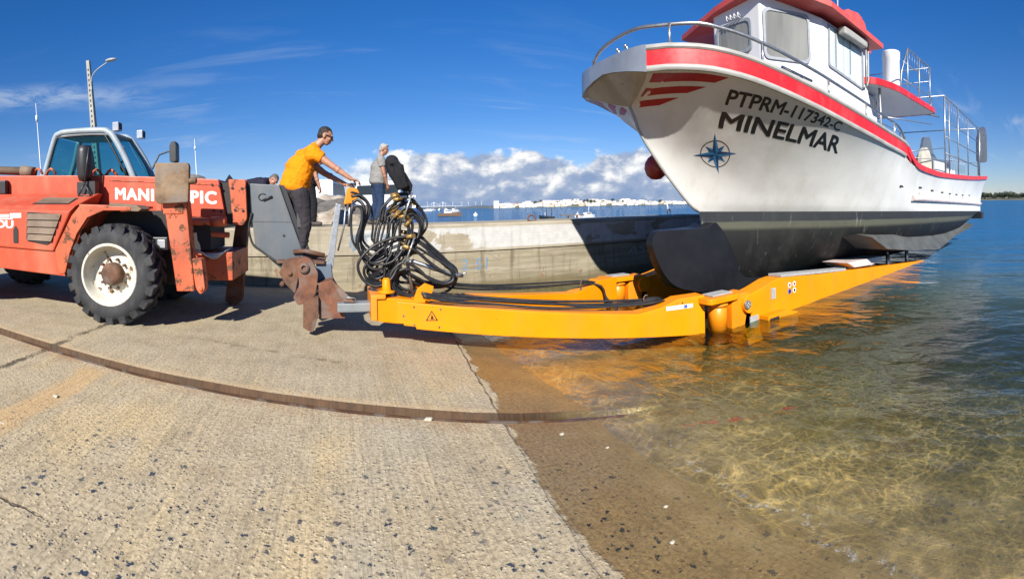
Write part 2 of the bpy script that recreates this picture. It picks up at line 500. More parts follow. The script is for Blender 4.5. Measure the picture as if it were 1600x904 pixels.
# the far slabs, older and greyer
far = t.step(Y, 4.0, 4.7)
c = t.mix(t.math('MULTIPLY', far, .6), c, t.ramp(mid, [(.3, (.25, .225, .18)), (.7, (.38, .35, .295))]))
ag = t.sep(agg)
stone = t.math('MULTIPLY', t.step(ag[0], .35, .8), t.step(agd, .45, .2))
c = t.mix(t.math('MULTIPLY', stone, .6), c, t.mix(ag[1], (.16, .13, .09), (.66, .58, .45)))
c = t.mix(t.math('MULTIPLY', t.step(fine, .62, .3), .7), c, (.13, .11, .08))
# blown sand lying across the slab
wob = t.math('MULTIPLY', t.math('SUBTRACT', t.noise(2.5, 4, .6, flat), .5), .22)
xs_ = t.math('ADD', X, wob)
sand = t.math('MULTIPLY', t.math('MULTIPLY', t.step(xs_, -2.36, -2.24), t.step(xs_, -1.99, -2.1)), t.step(Y, 3.86, 3.7))
c = t.mix(t.math('MULTIPLY', sand, .9), c, t.ramp(t.noise(20, 4, .6, flat), [(.3, (.36, .255, .14)), (.7, (.47, .35, .21))]))
# rust and dirt beside the rail
rl = t.math('SUBTRACT', Y, t.math('SUBTRACT', 3.602, t.math('MULTIPLY', X, .168)))
near_rail = t.math('MULTIPLY', t.step(X, 2.6, 1.6), t.math('MULTIPLY', t.step(t.math('ABSOLUTE', t.math('SUBTRACT', rl, -.02)), .3, .05), t.step(t.noise(5, 5, .7, flat), .35, .7)))
c = t.mix(t.math('MULTIPLY', near_rail, .5), c, (.26, .125, .05))
lip = t.math('MULTIPLY', t.math('MULTIPLY', t.step(rl, .08, .09), t.step(rl, .2, .1)), t.step(X, 1.6, 1.0))  # sunlit look of the groove's raised edge, painted as a paler tan band
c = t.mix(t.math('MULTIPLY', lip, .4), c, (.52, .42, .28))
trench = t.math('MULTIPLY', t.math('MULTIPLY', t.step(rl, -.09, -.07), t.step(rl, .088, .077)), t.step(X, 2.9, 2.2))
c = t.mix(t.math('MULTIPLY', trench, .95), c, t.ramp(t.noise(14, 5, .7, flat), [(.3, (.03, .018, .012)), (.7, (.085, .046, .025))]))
# slab joints and cracks
def joint(coord, at, w, wobble, m=None):
    q = t.math('ABSOLUTE', t.math('SUBTRACT', t.math('ADD', coord, t.math('MULTIPLY', t.math('SUBTRACT', t.noise(4, 5, .65, flat), .5), wobble)), at))
    k = t.math('MULTIPLY', t.step(q, w, w * .4), t.math('ADD', .35, t.math('MULTIPLY', t.step(t.noise(3.3, 4, .7, flat), .38, .56), .65)))
    return t.math('MULTIPLY', k, m) if m is not None else k
jx = t.math('SUBTRACT', X, t.math('MULTIPLY', Y, .09))
j1 = joint(jx, .88, .012, .08, t.math('ADD', .35, t.math('MULTIPLY', t.step(Y, 2.8, 3.6), .65)))
j2 = joint(X, -2.9, .05, .22, t.math('MULTIPLY', t.step(t.noise(1.6, 2, .5, flat), .25, .5), t.step(Y, 3.0, 3.2)))
j3 = joint(Y, 1.83, .012, .1, t.step(X, -1.32, -1.4))
j4 = joint(X, -1.02, .012, .06, t.math('MULTIPLY', t.step(t.noise(1.1, 2, .5, flat), .45, .6), t.step(Y, 2.9, 2.6)))
J = t.math('MAXIMUM', t.math('MAXIMUM', j1, j2), t.math('MAXIMUM', j3, t.math('MULTIPLY', j4, .15)))
c = t.mix(t.math('MULTIPLY', J, .85), c, (.05, .042, .03))
# chipped antifouling paint and drips, dark blue
def splats(scale, lo, hi, seed, mask):
    v = t.mapping((1, 1, 1), (0, 0, .4 * seed), (seed * 3.1, seed * 1.7, 0), flat)
    w = t.n('ShaderNodeVectorMath', operation='ADD')
    nn = t.n('ShaderNodeTexNoise'); nn.inputs['Scale'].default_value = scale * 1.6; nn.inputs['Detail'].default_value = 5; nn.inputs['Roughness'].default_value = .7; t.l(v, nn.inputs['Vector'])
    sc = t.n('ShaderNodeVectorMath', operation='SCALE'); sc.inputs['Scale'].default_value = 1.5 / scale; t.l(nn.outputs['Color'], sc.inputs[0])
    t.l(v, w.inputs[0]); t.l(sc.outputs[0], w.inputs[1])
    d = t.voro(scale, w.outputs[0]); cc = t.sep(t.voro(scale, w.outputs[0], out='Color'))
    size = t.math('MULTIPLY', t.math('POWER', cc[0], 3.2), hi)
    k = t.math('SUBTRACT', t.math('ADD', size, lo), d)
    return t.math('MULTIPLY', t.step(k, 0, .03), mask)
pm = t.math('MULTIPLY', t.step(Y, 3.4, 2.3), t.step(t.noise(1.2, 3, .6, flat), .34, .52))
pm2 = t.math('MULTIPLY', t.step(Y, 2.9, 1.9), t.step(t.noise(.8, 3, .6, flat), .42, .56))
s1 = splats(9, -.12, .4, 1, pm2); s2 = splats(17., -.05, .42, 2, pm); s3 = splats(32, -.03, .42, 5, pm); s3 = t.math('MAXIMUM', s3, splats(21, -.05, .42, 7, t.step(Y, 3.2, 1.8)))
P = t.math('MAXIMUM', s1, t.math('MAXIMUM', s2, s3))
c = t.mix(t.math('MULTIPLY', P, .95), c, t.ramp(t.noise(2.4, 2, .5, flat), [(.35, (.006, .012, .05)), (.55, (.004, .024, .06)), (.75, (.003, .05, .062))]))
white = splats(9., -.02, .16, 9, t.step(Y, 4.5, 3.)); c = t.mix(t.math('MULTIPLY', white, .7), c, (.62, .6, .56))
# oil drips left by the machine
drip = t.math('MULTIPLY', t.step(t.math('ABSOLUTE', t.math('ADD', t.math('SUBTRACT', Y, 4.66), t.math('MULTIPLY', X, .33))), .07, .01), t.math('MULTIPLY', t.math('MULTIPLY', t.step(X, -1.9, -1.5), t.step(X, .12, -.1)), t.step(t.noise(9, 4, .7, flat), .47, .58)))
c = t.mix(t.math('MULTIPLY', drip, .6), c, (.1, .085, .06))
# the tide's wet edge
edge = t.math('ADD', t.math('SUBTRACT', X, t.math('ADD', .88, t.math('MULTIPLY', Y, .1))), t.math('MULTIPLY', t.math('SUBTRACT', t.noise(2.1, 6, .62, flat), .5), .42))
wet = t.step(edge, -.015, .02)
slime = t.step(edge, .1, 1.3)
wc = t.mix(slime, t.mix(1, c, (.5, .415, .27), 'MULTIPLY'), t.ramp(mid, [(.25, (.085, .07, .034)), (.5, (.16, .13, .065)), (.75, (.27, .22, .125))]))
wc = t.mix(t.math('MULTIPLY', t.math('MULTIPLY', P, .5), slime), wc, (.02, .03, .05))
c = t.mix(wet, c, wc)
redp = t.math('MULTIPLY', t.math('MULTIPLY', t.step(t.math('ABSOLUTE', t.math('SUBTRACT', t.math('ADD', Y, t.math('MULTIPLY', X, .3)), 3.5)), .06, .02), t.step(X, 2.4, 2.5)), t.math('MULTIPLY', t.step(X, 3.7, 3.5), t.step(t.noise(6, 3, .6, flat), .5, .58)))
c = t.mix(t.math('MULTIPLY', redp, .8), c, (.3, .03, .02))
rough = t.math('SUBTRACT', .88, t.math('MULTIPLY', wet, t.math('ADD', .52, t.math('MULTIPLY', t.math('SUBTRACT', mid, .5), .35))))
h = t.math('ADD', t.math('MULTIPLY', fine, .5), t.math('ADD', t.math('MULTIPLY', stone, .4), t.math('MULTIPLY', sn, 1.1)))
h = t.math('SUBTRACT', t.math('ADD', h, t.math('MULTIPLY', mid, 1.0)), t.math('MULTIPLY', J, 2.))
h = t.math('MULTIPLY', h, t.math('SUBTRACT', 1., t.math('MULTIPLY', wet, .6)))
nm = t.bump(t.math('ADD', h, t.math('MULTIPLY', t.noise(2.2, 4, .6, t.comb(t.math('MULTIPLY', X, 16.), t.math('MULTIPLY', Y, .5), 0.)), t.math('MULTIPLY', t.step(Y, 4.2, 3.4), .9))), .7, .012)
c = t.mix(1, c, (1.12, 1.05, .88), 'MULTIPLY')
M['ground'] = t.set(c, rough, 0, nm, .4)
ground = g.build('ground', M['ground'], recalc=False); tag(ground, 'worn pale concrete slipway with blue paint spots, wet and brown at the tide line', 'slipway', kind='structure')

# rail let into the groove
rb = MB()
pts = []
for i in range(24):
    X = -3.4 + i * .25; pts.append((X, yrail(X) + .012, zg(X) - .055))
for (ya, yb, za, zb) in ((-.036, .02, -.03, .0), (.02, .034, -.03, .022)):
    prev = None
    for (X, y, z) in pts:
        q = [rb.bm.verts.new(p) for p in ((X, y + ya, z + za), (X, y + yb, z + za), (X, y + yb, z + zb), (X, y + ya, z + zb))]
        if prev:
            for k in range(4): rb.bm.faces.new((prev[k], prev[(k + 1) % 4], q[(k + 1) % 4], q[k]))
        else: rb.bm.faces.new(q)
        prev = q
    rb.bm.faces.new(prev[::-1])
M['rail_rust'] = rusty('rail_rust', (.03, .018, .012), (.12, .055, .026), .85, 9)
o = rb.build('slipway_rail', M['rail_rust']); tag(o, 'rusty steel rail let into a groove across the concrete slipway', 'rail'); base_at(o, (0, yrail(0), -.03))

# ------------------------------------------------------------ sea
sb = MB(); sb.faces([(-9000, -9000, -4.3), (9000, -9000, -4.3), (9000, 9000, -4.3), (-9000, 9000, -4.3)], [(0, 1, 2, 3)])
o = sb.build('seabed', plain('silty_seabed', (.07, .075, .05), .9), recalc=False); tag(o, 'dark silty bed of the bay', 'seabed', kind='structure')
w = MB()
nx = [1.2 + .045 * i for i in range(150)]; ny = [-3 + .06 * i for i in range(200)]
def wave(X, Y):
    a = smoothstep(1.8, 3.2, X)
    v = .010 * noise.noise(Vector((X * 2.1 + .5 * Y, Y * 3.2, 1))) + .005 * noise.noise(Vector((X * 6, Y * 7, 7))) + .008 * math.sin(2.4 * X + .6 * Y + 2 * noise.noise(Vector((X * .5, Y * .5, 0))))
    e = smoothstep(nx[-1], nx[-1] - 1, X) * smoothstep(ny[0], ny[0] + 1, Y) * smoothstep(ny[-1], ny[-1] - 1, Y)
    return v * (.35 + .65 * a) * e
V = [[w.bm.verts.new((X, Y, WZ + wave(X, Y))) for Y in ny] for X in nx]
for A, B in zip(V, V[1:]):
    for k in range(len(ny) - 1):
        f = w.bm.faces.new((A[k], B[k], B[k + 1], A[k + 1])); f.smooth = True
BIG = 9000
x1, y0, y1 = nx[-1], ny[0], ny[-1]
for q in ([(1.2, -BIG), (BIG, -BIG), (BIG, y0), (1.2, y0)], [(x1, y0), (BIG, y0), (BIG, y1), (x1, y1)], [(1.2, y1), (BIG, y1), (BIG, BIG), (1.2, BIG)], [(-BIG, 9.9), (1.2, 9.9), (1.2, BIG), (-BIG, BIG)]):
    w.faces([(a, b, WZ) for a, b in q], [(0, 1, 2, 3)])
t = NT('sea_water'); t.t.nodes.remove(t.b)
X, Y, Z = t.sep()
flat = t.comb(X, Y, 0.)
rip = t.mapping((1, .62, 1), (0, 0, R(24)), src=flat)
h1 = t.noise(3.4, 3, .55, rip, .4); h2 = t.noise(11, 3, .6, rip, .5); h3 = t.noise(.62, 3, .5, t.mapping((1.0, .45, 1), (0, 0, R(40)), src=flat), .3)
h4 = t.noise(26, 2, .5, rip, .6)
dist = t.math('SQRT', t.math('ADD', t.math('MULTIPLY', X, X), t.math('MULTIPLY', Y, Y)))
out = t.step(dist, 4., 9.)
ring = t.voro(2.6, rip, 'SMOOTH_F1')
hh = t.math('ADD', t.math('MULTIPLY', h1, .042), t.math('ADD', t.math('ADD', t.math('MULTIPLY', h2, .008), t.math('MULTIPLY', h4, .0035)), t.math('MULTIPLY', t.math('MULTIPLY', h3, .3), out)))
hh = t.math('ADD', hh, t.math('MULTIPLY', ring, .01))
bp = t.n('ShaderNodeBump'); bp.inputs['Strength'].default_value = .75; bp.inputs['Distance'].default_value = 1.; t.l(hh, bp.inputs['Height'])
# Schlick's reflectance, the same from above and from below
gi = t.n('ShaderNodeNewGeometry'); dt = t.n('ShaderNodeVectorMath', operation='DOT_PRODUCT'); t.l(gi.outputs['Incoming'], dt.inputs[0]); t.l(bp.outputs[0], dt.inputs[1])
FR = t.math('ADD', .02, t.math('MULTIPLY', .98, t.math('POWER', t.math('SUBTRACT', 1., t.math('MINIMUM', t.math('ABSOLUTE', dt.outputs['Value']), 1.)), 5.)))
farw = t.step(dist, 8, 22)
FR = t.math('MULTIPLY', FR, t.math('SUBTRACT', 1., t.math('MULTIPLY', farw, .45)))      # choppy water turns much of itself away from the horizon
# caustic light painted as a bright cell net into the sheet's transparent colour
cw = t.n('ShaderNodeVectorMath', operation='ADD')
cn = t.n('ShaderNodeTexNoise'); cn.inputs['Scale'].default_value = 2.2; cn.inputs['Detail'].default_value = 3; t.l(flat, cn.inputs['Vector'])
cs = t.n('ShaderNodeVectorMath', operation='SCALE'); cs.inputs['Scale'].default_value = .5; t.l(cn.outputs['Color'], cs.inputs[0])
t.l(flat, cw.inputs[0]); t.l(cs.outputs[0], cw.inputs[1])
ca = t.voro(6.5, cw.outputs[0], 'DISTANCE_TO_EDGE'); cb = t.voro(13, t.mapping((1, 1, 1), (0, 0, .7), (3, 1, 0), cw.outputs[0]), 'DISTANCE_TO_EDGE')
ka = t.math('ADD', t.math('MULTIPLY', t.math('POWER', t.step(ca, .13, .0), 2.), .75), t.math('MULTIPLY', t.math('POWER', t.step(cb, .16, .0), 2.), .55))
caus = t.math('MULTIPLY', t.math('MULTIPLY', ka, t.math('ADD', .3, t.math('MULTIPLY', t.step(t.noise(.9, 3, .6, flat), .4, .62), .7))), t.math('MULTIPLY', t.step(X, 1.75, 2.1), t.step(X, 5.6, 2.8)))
tr = t.n('ShaderNodeBsdfTransparent')
dep2 = t.step(X, 2.5, 5.0)
dep = t.step(t.math('SUBTRACT', X, t.math('MULTIPLY', Y, .05)), 1.75, 3.4)
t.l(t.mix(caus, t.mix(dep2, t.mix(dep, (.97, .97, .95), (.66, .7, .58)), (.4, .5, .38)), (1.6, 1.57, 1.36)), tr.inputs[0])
gl = t.n('ShaderNodeBsdfGlossy'); gl.inputs['Roughness'].default_value = .035; t.l(bp.outputs[0], gl.inputs['Normal'])
gl.inputs[0].default_value = (1, 1, 1, 1)
mx = t.n('ShaderNodeMixShader'); t.l(FR, mx.inputs[0]); t.l(tr.outputs[0], mx.inputs[1]); t.l(gl.outputs[0], mx.inputs[2])
# suspended silt: a share of the light comes back out of the water itself, none of it at the shore's edge
df = t.n('ShaderNodeBsdfDiffuse'); t.l(t.mix(t.step(dist, 6, 14), (.085, .125, .07), (.025, .15, .34)), df.inputs[0])
mx2 = t.n('ShaderNodeMixShader'); deep = t.math('MAXIMUM', t.math('MULTIPLY', t.math('ADD', t.math('MULTIPLY', t.step(X, 4.2, 11), .82), t.math('MULTIPLY', t.step(dist, 12, 24), .16)), 1.), t.step(Y, 9.2, 11))
t.l(t.math('MULTIPLY', deep, t.math('SUBTRACT', 1., FR)), mx2.inputs[0]); t.l(mx.outputs[0], mx2.inputs[1]); t.l(df.outputs[0], mx2.inputs[2])
# a little foam where the ripples die on the ramp
fe = t.math('ADD', t.math('SUBTRACT', X, t.math('ADD', 1.86, t.math('MULTIPLY', Y, .1))), t.math('MULTIPLY', t.math('SUBTRACT', t.noise(1.8, 4, .6, flat), .5), .5))
fm = t.math('MULTIPLY', t.math('MULTIPLY', t.step(fe, -.03, 0.), t.step(fe, .1, .0)), t.math('MULTIPLY', t.step(Y, 2.9, 2.2), t.step(t.noise(17, 6, .8, flat), .5, .66)))
fd = t.n('ShaderNodeBsdfDiffuse'); fd.inputs[0].default_value = (.6, .62, .63, 1)
mx3 = t.n('ShaderNodeMixShader'); t.l(t.math('MULTIPLY', fm, .4), mx3.inputs[0]); t.l(mx2.outputs[0], mx3.inputs[1]); t.l(fd.outputs[0], mx3.inputs[2])
t.l(mx3.outputs[0], t.out.inputs[0])
M['water'] = t.m
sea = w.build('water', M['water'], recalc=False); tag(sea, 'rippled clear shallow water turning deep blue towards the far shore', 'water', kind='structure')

# ------------------------------------------------------------ quay wall
q = MB()
J_Z = .64
q.prism([(9.02, -6), (9.02, J_Z - .012), (9.06, J_Z - .012), (9.06, J_Z + .008), (9.0, J_Z + .008), (9.0, 1.17), (9.03, 1.2), (10.55, 1.2), (10.6, 1.15), (10.6, -6)], -2.3, 9.4, axis='X')
t = NT('quay_concrete')
X, Y, Z = t.sep(); X = t.math('ADD', X, 3.5)
v2 = t.comb(X, 0., t.math('MULTIPLY', Z, 1.))
n0 = t.noise(1.1, 6, .65, v2); lay = t.noise(2, 6, .7, t.comb(t.math('MULTIPLY', X, .35), 0., t.math('MULTIPLY', Z, 5.)))
c = t.ramp(n0, [(.3, (.27, .235, .17)), (.55, (.4, .36, .285)), (.75, (.46, .43, .37))])
c = t.mix(t.math('MULTIPLY', t.step(lay, .45, .7), .6), c, (.54, .5, .42))
frm = t.math('MULTIPLY', t.step(t.math('ABSOLUTE', t.math('SUBTRACT', t.math('FRACT', t.math('MULTIPLY', t.math('ADD', Z, t.math('MULTIPLY', n0, .03)), 8.)), .5)), .06, .01), t.step(t.noise(1.7, 3, .6, v2), .42, .6))
c = t.mix(t.math('MULTIPLY', frm, t.math('MULTIPLY', t.step(Z, .66, .62), .45)), c, (.1, .085, .06))
c = t.mix(t.math('MULTIPLY', t.step(t.noise(9, 6, .75, v2), .56, .72), .5), c, (.14, .12, .09))
low = t.step(Z, .66, .62)
c = t.mix(t.math('MULTIPLY', low, .75), c, t.ramp(lay, [(.3, (.13, .115, .075)), (.5, (.3, .265, .19)), (.7, (.42, .385, .3))]))
# white-wash patches above the joint
pt = t.noise(1.3, 4, .55, t.mapping((.8, 1, 1.5), src=v2), .6)
wm = t.math('MULTIPLY', t.step(pt, .42, .45), t.math('MULTIPLY', t.step(Z, .68, .72), t.step(Z, 1.15, 1.1)))
wm = t.math('MULTIPLY', wm, t.step(X, .15, .5))
c = t.mix(t.math('MULTIPLY', wm, .85), c, t.ramp(t.noise(6, 4, .6, v2), [(.3, (.5, .52, .55)), (.7, (.66, .67, .69))]))
blue = t.math('MULTIPLY', t.step(t.noise(2.4, 4, .6, v2), .5, .56), t.math('MULTIPLY', t.math('MULTIPLY', t.step(X, .0, .2), t.step(X, 1.1, .9)), t.math('MULTIPLY', t.step(Z, .68, .74), t.step(Z, 1.08, 1.))))
c = t.mix(t.math('MULTIPLY', blue, .8), c, (.17, .25, .34))
# drip streaks, tide slime at the foot, dark joint
stn = t.noise(3, 5, .7, t.comb(t.math('MULTIPLY', X, 2.2), 0., t.math('MULTIPLY', Z, .25)))
c = t.mix(t.math('MULTIPLY', t.step(stn, .5, .68), t.math('MULTIPLY', t.math('ADD', t.math('MULTIPLY', low, .5), .25), .9)), c, (.12, .1, .075))
slm = t.math('MULTIPLY', t.step(t.math('ADD', Z, t.math('MULTIPLY', n0, .3)), .32, .1), t.step(X, .2, 2.5))
c = t.mix(t.math('MULTIPLY', slm, .75), c, (.13, .105, .05))
rs = t.math('MULTIPLY', t.step(t.noise(4.5, 3, .5, v2), .66, .7), low); c = t.mix(t.math('MULTIPLY', rs, .6), c, (.25, .1, .04))
crk = t.voro(1.6, t.mapping((1, 1, 1.6), src=t.comb(t.math('ADD', X, t.math('MULTIPLY', n0, .9)), 0., Z)), 'DISTANCE_TO_EDGE')
c = t.mix(t.math('MULTIPLY', t.step(crk, .014, .004), t.math('MULTIPLY', t.math('MULTIPLY', low, t.step(n0, .5, .6)), .5)), c, (.06, .05, .035))
c = t.mix(1, c, (.8, .78, .73), 'MULTIPLY')
M['quay'] = t.set(c, .9, 0, t.bump(t.math('ADD', t.math('MULTIPLY', lay, 1.), t.math('MULTIPLY', t.noise(22, 5, .7), .5)), .5, .02), .3)
qo = q.build('quay_wall', M['quay'], bevel=.008)
tag(qo, 'low weathered concrete quay wall with white patches beside the slipway', 'wall'); base_at(qo, (3.5, 9, .0))
# scrawled chalk numbers and letters on the lower course
M['chalk'] = plain('chalk_scrawl', (.3, .34, .38), .9); M['blue_scrawl'] = plain('blue_scrawl', (.12, .2, .3), .9)
def wallfn(x0, x1, z0, z1, y=9.02): return lambda u, v: (Vector((x0 + (x1 - x0) * u, y, z0 + (z1 - z0) * v)), Vector((0, -1, 0)))
text_on('graffiti', '2 51', wallfn(2.36, 2.92, .27, .5), M['blue_scrawl'], qo, .1, 0, 1.1)
text_on('graffiti', 'AS  21/7/12', wallfn(6.32, 8.5, .37, .53), M['chalk'], qo, .15, -.01, 1.1)
# mooring ring on top
rg = MB(); rg.tube([(4.0 + .09 * math.cos(a), 9.25 + .03 * math.sin(a), 1.24 + .09 * math.sin(a)) for a in [i * math.pi * 2 / 18 for i in range(18)]], .018, 8, closed=True)
rg.box((3.93, 9.2, 1.198), (4.07, 9.3, 1.225))
o = rg.build('mooring_ring', M['rust']); tag(o, 'rusty iron mooring ring on the sunlit stretch of the quay top', 'mooring ring'); base_at(o, (4, 9.25, 1.2))
# ------------------------------------------------------------ fishing boat hauled bow-first onto the transporter
CY = 5.6                                        # centre line
ZG = [(3.4, 3.52), (3.7, 3.54), (4.2, 3.55), (4.75, 3.49), (5.4, 3.36), (6.5, 3.17), (7.5, 3.02), (8.5, 2.89), (9.45, 2.77), (9.62, 2.72), (9.8, 2.6), (10.15, 2.4), (10.4, 2.34), (10.8, 2.3), (12.2, 2.24), (15, 2.28), (18.96, 2.44)]
def zgun(X): return sinterp(ZG, X)
def zwl(X): return 1.37 - .0262 * (X - 5.36)
def fore(X): return smoothstep(10.3, 9.5, X)
def ztop(X): return zgun(X) - .12 - .21 * fore(X)      # upper edge of the white topsides
XS = [(0, 5.36), (.06, 5.19), (.2, 4.92), (.41, 4.54), (.65, 4.19), (.84, 4.02), (1, 3.6)]
BG = [(0, .25), (.02, .5), (.06, .68), (.12, .8), (.25, .97), (.5, 1.15), (1.1, 1.47), (1.9, 1.73), (3, 1.88), (4.5, 1.95), (6.5, 1.95), (10.5, 1.92), (15.4, 1.86)]
BW = [(0, 0), (.3, .09), (.64, .22), (1.64, .68), (2.64, 1.1), (4.1, 1.5), (5.6, 1.75), (8.6, 1.82), (11.6, 1.75), (13.6, 1.58)]
XE = 18.96
def bgun(X): return sinterp(BG, X - 3.6)
def hb(X, ze):
    """half breadth of the topsides at station X and height fraction ze"""
    p = X - sinterp(XS, ze)
    if p <= 0: return 0.
    k = max(0., ze) ** 2.5
    q = smoothstep(.3, .84, ze); bow = min(1, p / (1.4 - .9 * q)) ** (.95 - .4 * q)
    return (1 - k) * sinterp(BW, p) + k * bgun(X - (sinterp(XS, ze) - 3.88) * (1 - ze * 0)) * bow
def kf(ze): return max(0., ze) ** 2.5
def hbu(X, ze):
    """as hb, carried on above the stem head out to the gunwale"""
    if ze <= .84: return hb(X, ze)
    g_ = (kf(ze) - kf(.84)) / (1 - kf(.84))
    return hb(X, .84) * (1 - g_) + bgun(X) * g_
def hz(X, ze): return zwl(X) + ze * (ztop(X) - zwl(X))
hull_bvh = None
def hull_pt(X, z, side=-1):
    """point and outward normal on the topsides"""
    h = hull_bvh.ray_cast(Vector((X, CY + side * 6, z)), Vector((0, -side, 0)))
    if h[0] is None: return Vector((X, CY + side * bgun(X), z)), Vector((0, side, 0))
    n = h[1] if h[1].y * side > 0 else -h[1]
    return h[0], n

boat = thing('fishing_boat', 'white fishing boat with red trim standing bow-first on the yellow transporter', 'fishing boat', (6, CY, 0))
M['gel_white'] = paint('white_topsides', (.61, .605, .575), .34, .06, .0, .45, 0, .02, 1.1, (.43, .41, .35))
M['cab_white'] = paint('white_cabin', (.66, .66, .66), .32, .03, 0, .08, 0, .01, 1.5, (.5, .47, .4))
M['boat_red'] = paint('red_band', (.55, .012, .016), .35, .1, .04, .08, 0, .03, 2, (.55, .35, .3))
M['roof_red'] = paint('faded_red_roof', (.5, .07, .06), .5, .1, 0, .15, 0, .03, 2, (.5, .3, .27))
M['trim_grey'] = paint('grey_trim', (.33, .33, .31), .5, .15, 0, .4, .0, .03, 3, (.3, .29, .26))
M['bow_steel'] = paint('bow_plate', (.4, .42, .44), .35, .12, .03, .2, .6, .05, 2, (.3, .3, .3))
M['pocket'] = paint('bow_recess', (.34, .3, .24), .5, .15, .1, .3, .1, .05, 3)
M['white_pale'] = paint('faded_white_rubber', (.6, .5, .47), .5, .1, 0, .2)

def tfore(zes, n, x0fn, side):
    """rows of the topsides"""
    rows = []
    for ze in zes:
        row = []
        for i in range(n + 1):
            s = (i / n) ** 1.9
            if ze <= .84:
                a = sinterp(XS, ze); X = a + (XE - a) * s
                row.append(Vector((X, CY + side * hb(X, ze), hz(X, ze))))
            else:       # above the stem head the edge runs out to the corner of the bow plate
                a = 4.02 - .30 * (ze - .84) / .16; X = a + (XE - a) * s
                row.append(Vector((X, CY + side * hbu(X, ze), hz(X, ze))))
        rows.append(row)
    return rows
hm = MB()
zes = [0, .05, .1, .16, .23, .31, .4, .49, .58, .67, .76, .84, .88, .92, .96, 1]
for side in (-1, 1):
    rows = tfore(zes, 70, None, side)
    V = [[hm.bm.verts.new(p) for p in r] for r in rows]
    for A, B in zip(V, V[1:]):
        for i in range(len(A) - 1): hm.bm.faces.new((A[i], A[i + 1], B[i + 1], B[i]))
    if side == -1: tr0 = [r[-1].co.copy() for r in V]; ed0 = [r[0].co.copy() for r in V[11:]]
    else:          tr1 = [r[-1].co.copy() for r in V]; ed1 = [r[0].co.copy() for r in V[11:]]
hm.faces(tr0 + tr1[::-1], [tuple(range(len(tr0) * 2))])       # transom
bmesh.ops.remove_doubles(hm.bm, verts=hm.bm.verts, dist=.002)
hull_bvh = BVHTree.FromBMesh(hm.bm)
hull = hm.build('topsides', M['gel_white'], boat, smooth=40)

# underwater body
ZK = [(5.36, 1.36), (5.45, 1.0), (5.6, .6), (5.9, .2), (6.4, .02), (8, -.03), (12, -.12), (14, -.14), (15.4, -.05), (16.6, .2), (17.6, .5), (18.3, .64), (18.96, .68)]
t = NT('antifouling')
X, Y, Z = t.sep()
wl = t.math('SUBTRACT', t.math('SUBTRACT', 1.37, t.math('MULTIPLY', t.math('SUBTRACT', X, -.64), .0262)), Z)     # metres below the waterline (object origin at X 6)
nn = t.noise(2.2, 5, .65, t.mapping((.35, 1, 2.5))); wl2 = t.math('ADD', wl, t.math('MULTIPLY', t.math('SUBTRACT', nn, .5), .05))
c = t.ramp(t.math('MULTIPLY', wl2, .5), [(0, (.022, .024, .028)), (.082, (.024, .026, .03)), (.092, (.075, .08, .06)), (.135, (.085, .086, .062)), (.17, (.016, .0165, .016)), (.3, (.0105, .0105, .011)), (.6, (.007, .007, .0075))])
c = t.mix(t.math('MULTIPLY', t.step(t.noise(1.3, 6, .7, t.mapping((1, 1, .4))), .5, .72), .35), c, (.05, .05, .045))
c = t.mix(t.math('MULTIPLY', t.step(t.noise(5, 4, .6, t.mapping((3, 1, .3))), .62, .75), .35), c, (.3, .31, .27))
M['antifoul'] = t.set(c, t.math('ADD', .5, t.math('MULTIPLY', nn, .25)), 0, t.bump(t.noise(24, 4), .12, .01), .22)
ub = MB()
nX = 60; et = [0, .06, .14, .24, .36, .5, .64, .78, .9, 1]
for side in (-1, 1):
    V = []
    for e_ in et:
        row = []
        for i in range(nX + 1):
            s = i / nX; X = 5.36 + (XE - 5.36) * s ** 1.5
            zk = sinterp(ZK, X); b = hb(X, 0)
            full = interp([(5.36, 1.2), (7, 1.6), (9, 2.3), (14, 2.6), (19, 2.2)], X)
            row.append(ub.bm.verts.new((X, CY + side * b * max(0, 1 - e_ ** full) ** (.75), zwl(X) + (zk - zwl(X)) * e_)))
        V.append(row)
    for A, B in zip(V, V[1:]):
        for i in range(nX): ub.bm.faces.new((A[i], A[i + 1], B[i + 1], B[i]))
    if side == -1: tr0 = [r[-1].co.copy() for r in V]
    else:          tr1 = [r[-1].co.copy() for r in V]
ub.faces(tr0 + tr1[::-1][1:], [tuple(range(len(tr0) * 2 - 1))])
bmesh.ops.remove_doubles(ub.bm, verts=ub.bm.verts, dist=.002)
under = ub.build('hull_bottom', M['antifoul'], boat, smooth=50)
M['bulb_black'] = paint('bulb_black', (.009, .0095, .0125), .42, .18, 0, .12, 0, .05, 2, (.025, .025, .028), 5, .25)
bb = MB()
outl = roundpoly([(5.5, 1.2), (5.3, 1.11), (4.4, 1.1), (4.3, .92), (4.44, .55), (4.66, .24), (5.1, .1), (6.1, .0), (7.35, -.02), (7.0, .1), (6.1, .2), (5.9, .7), (5.7, 1.02)], [.05, .06, .14, .14, .2, .2, .25, .2, .05, .2, .3, .4, .1], 6)
bb.prism(outl, CY - .25, CY + .25); bb.bevel(.13, 5)
for v in bb.bm.verts: v.co.y = CY + (v.co.y - CY) * (.3 + .7 * smoothstep(4.25, 5.3, v.co.x))
bb.build('bulbous_bow', M['bulb_black'], boat, smooth=70)
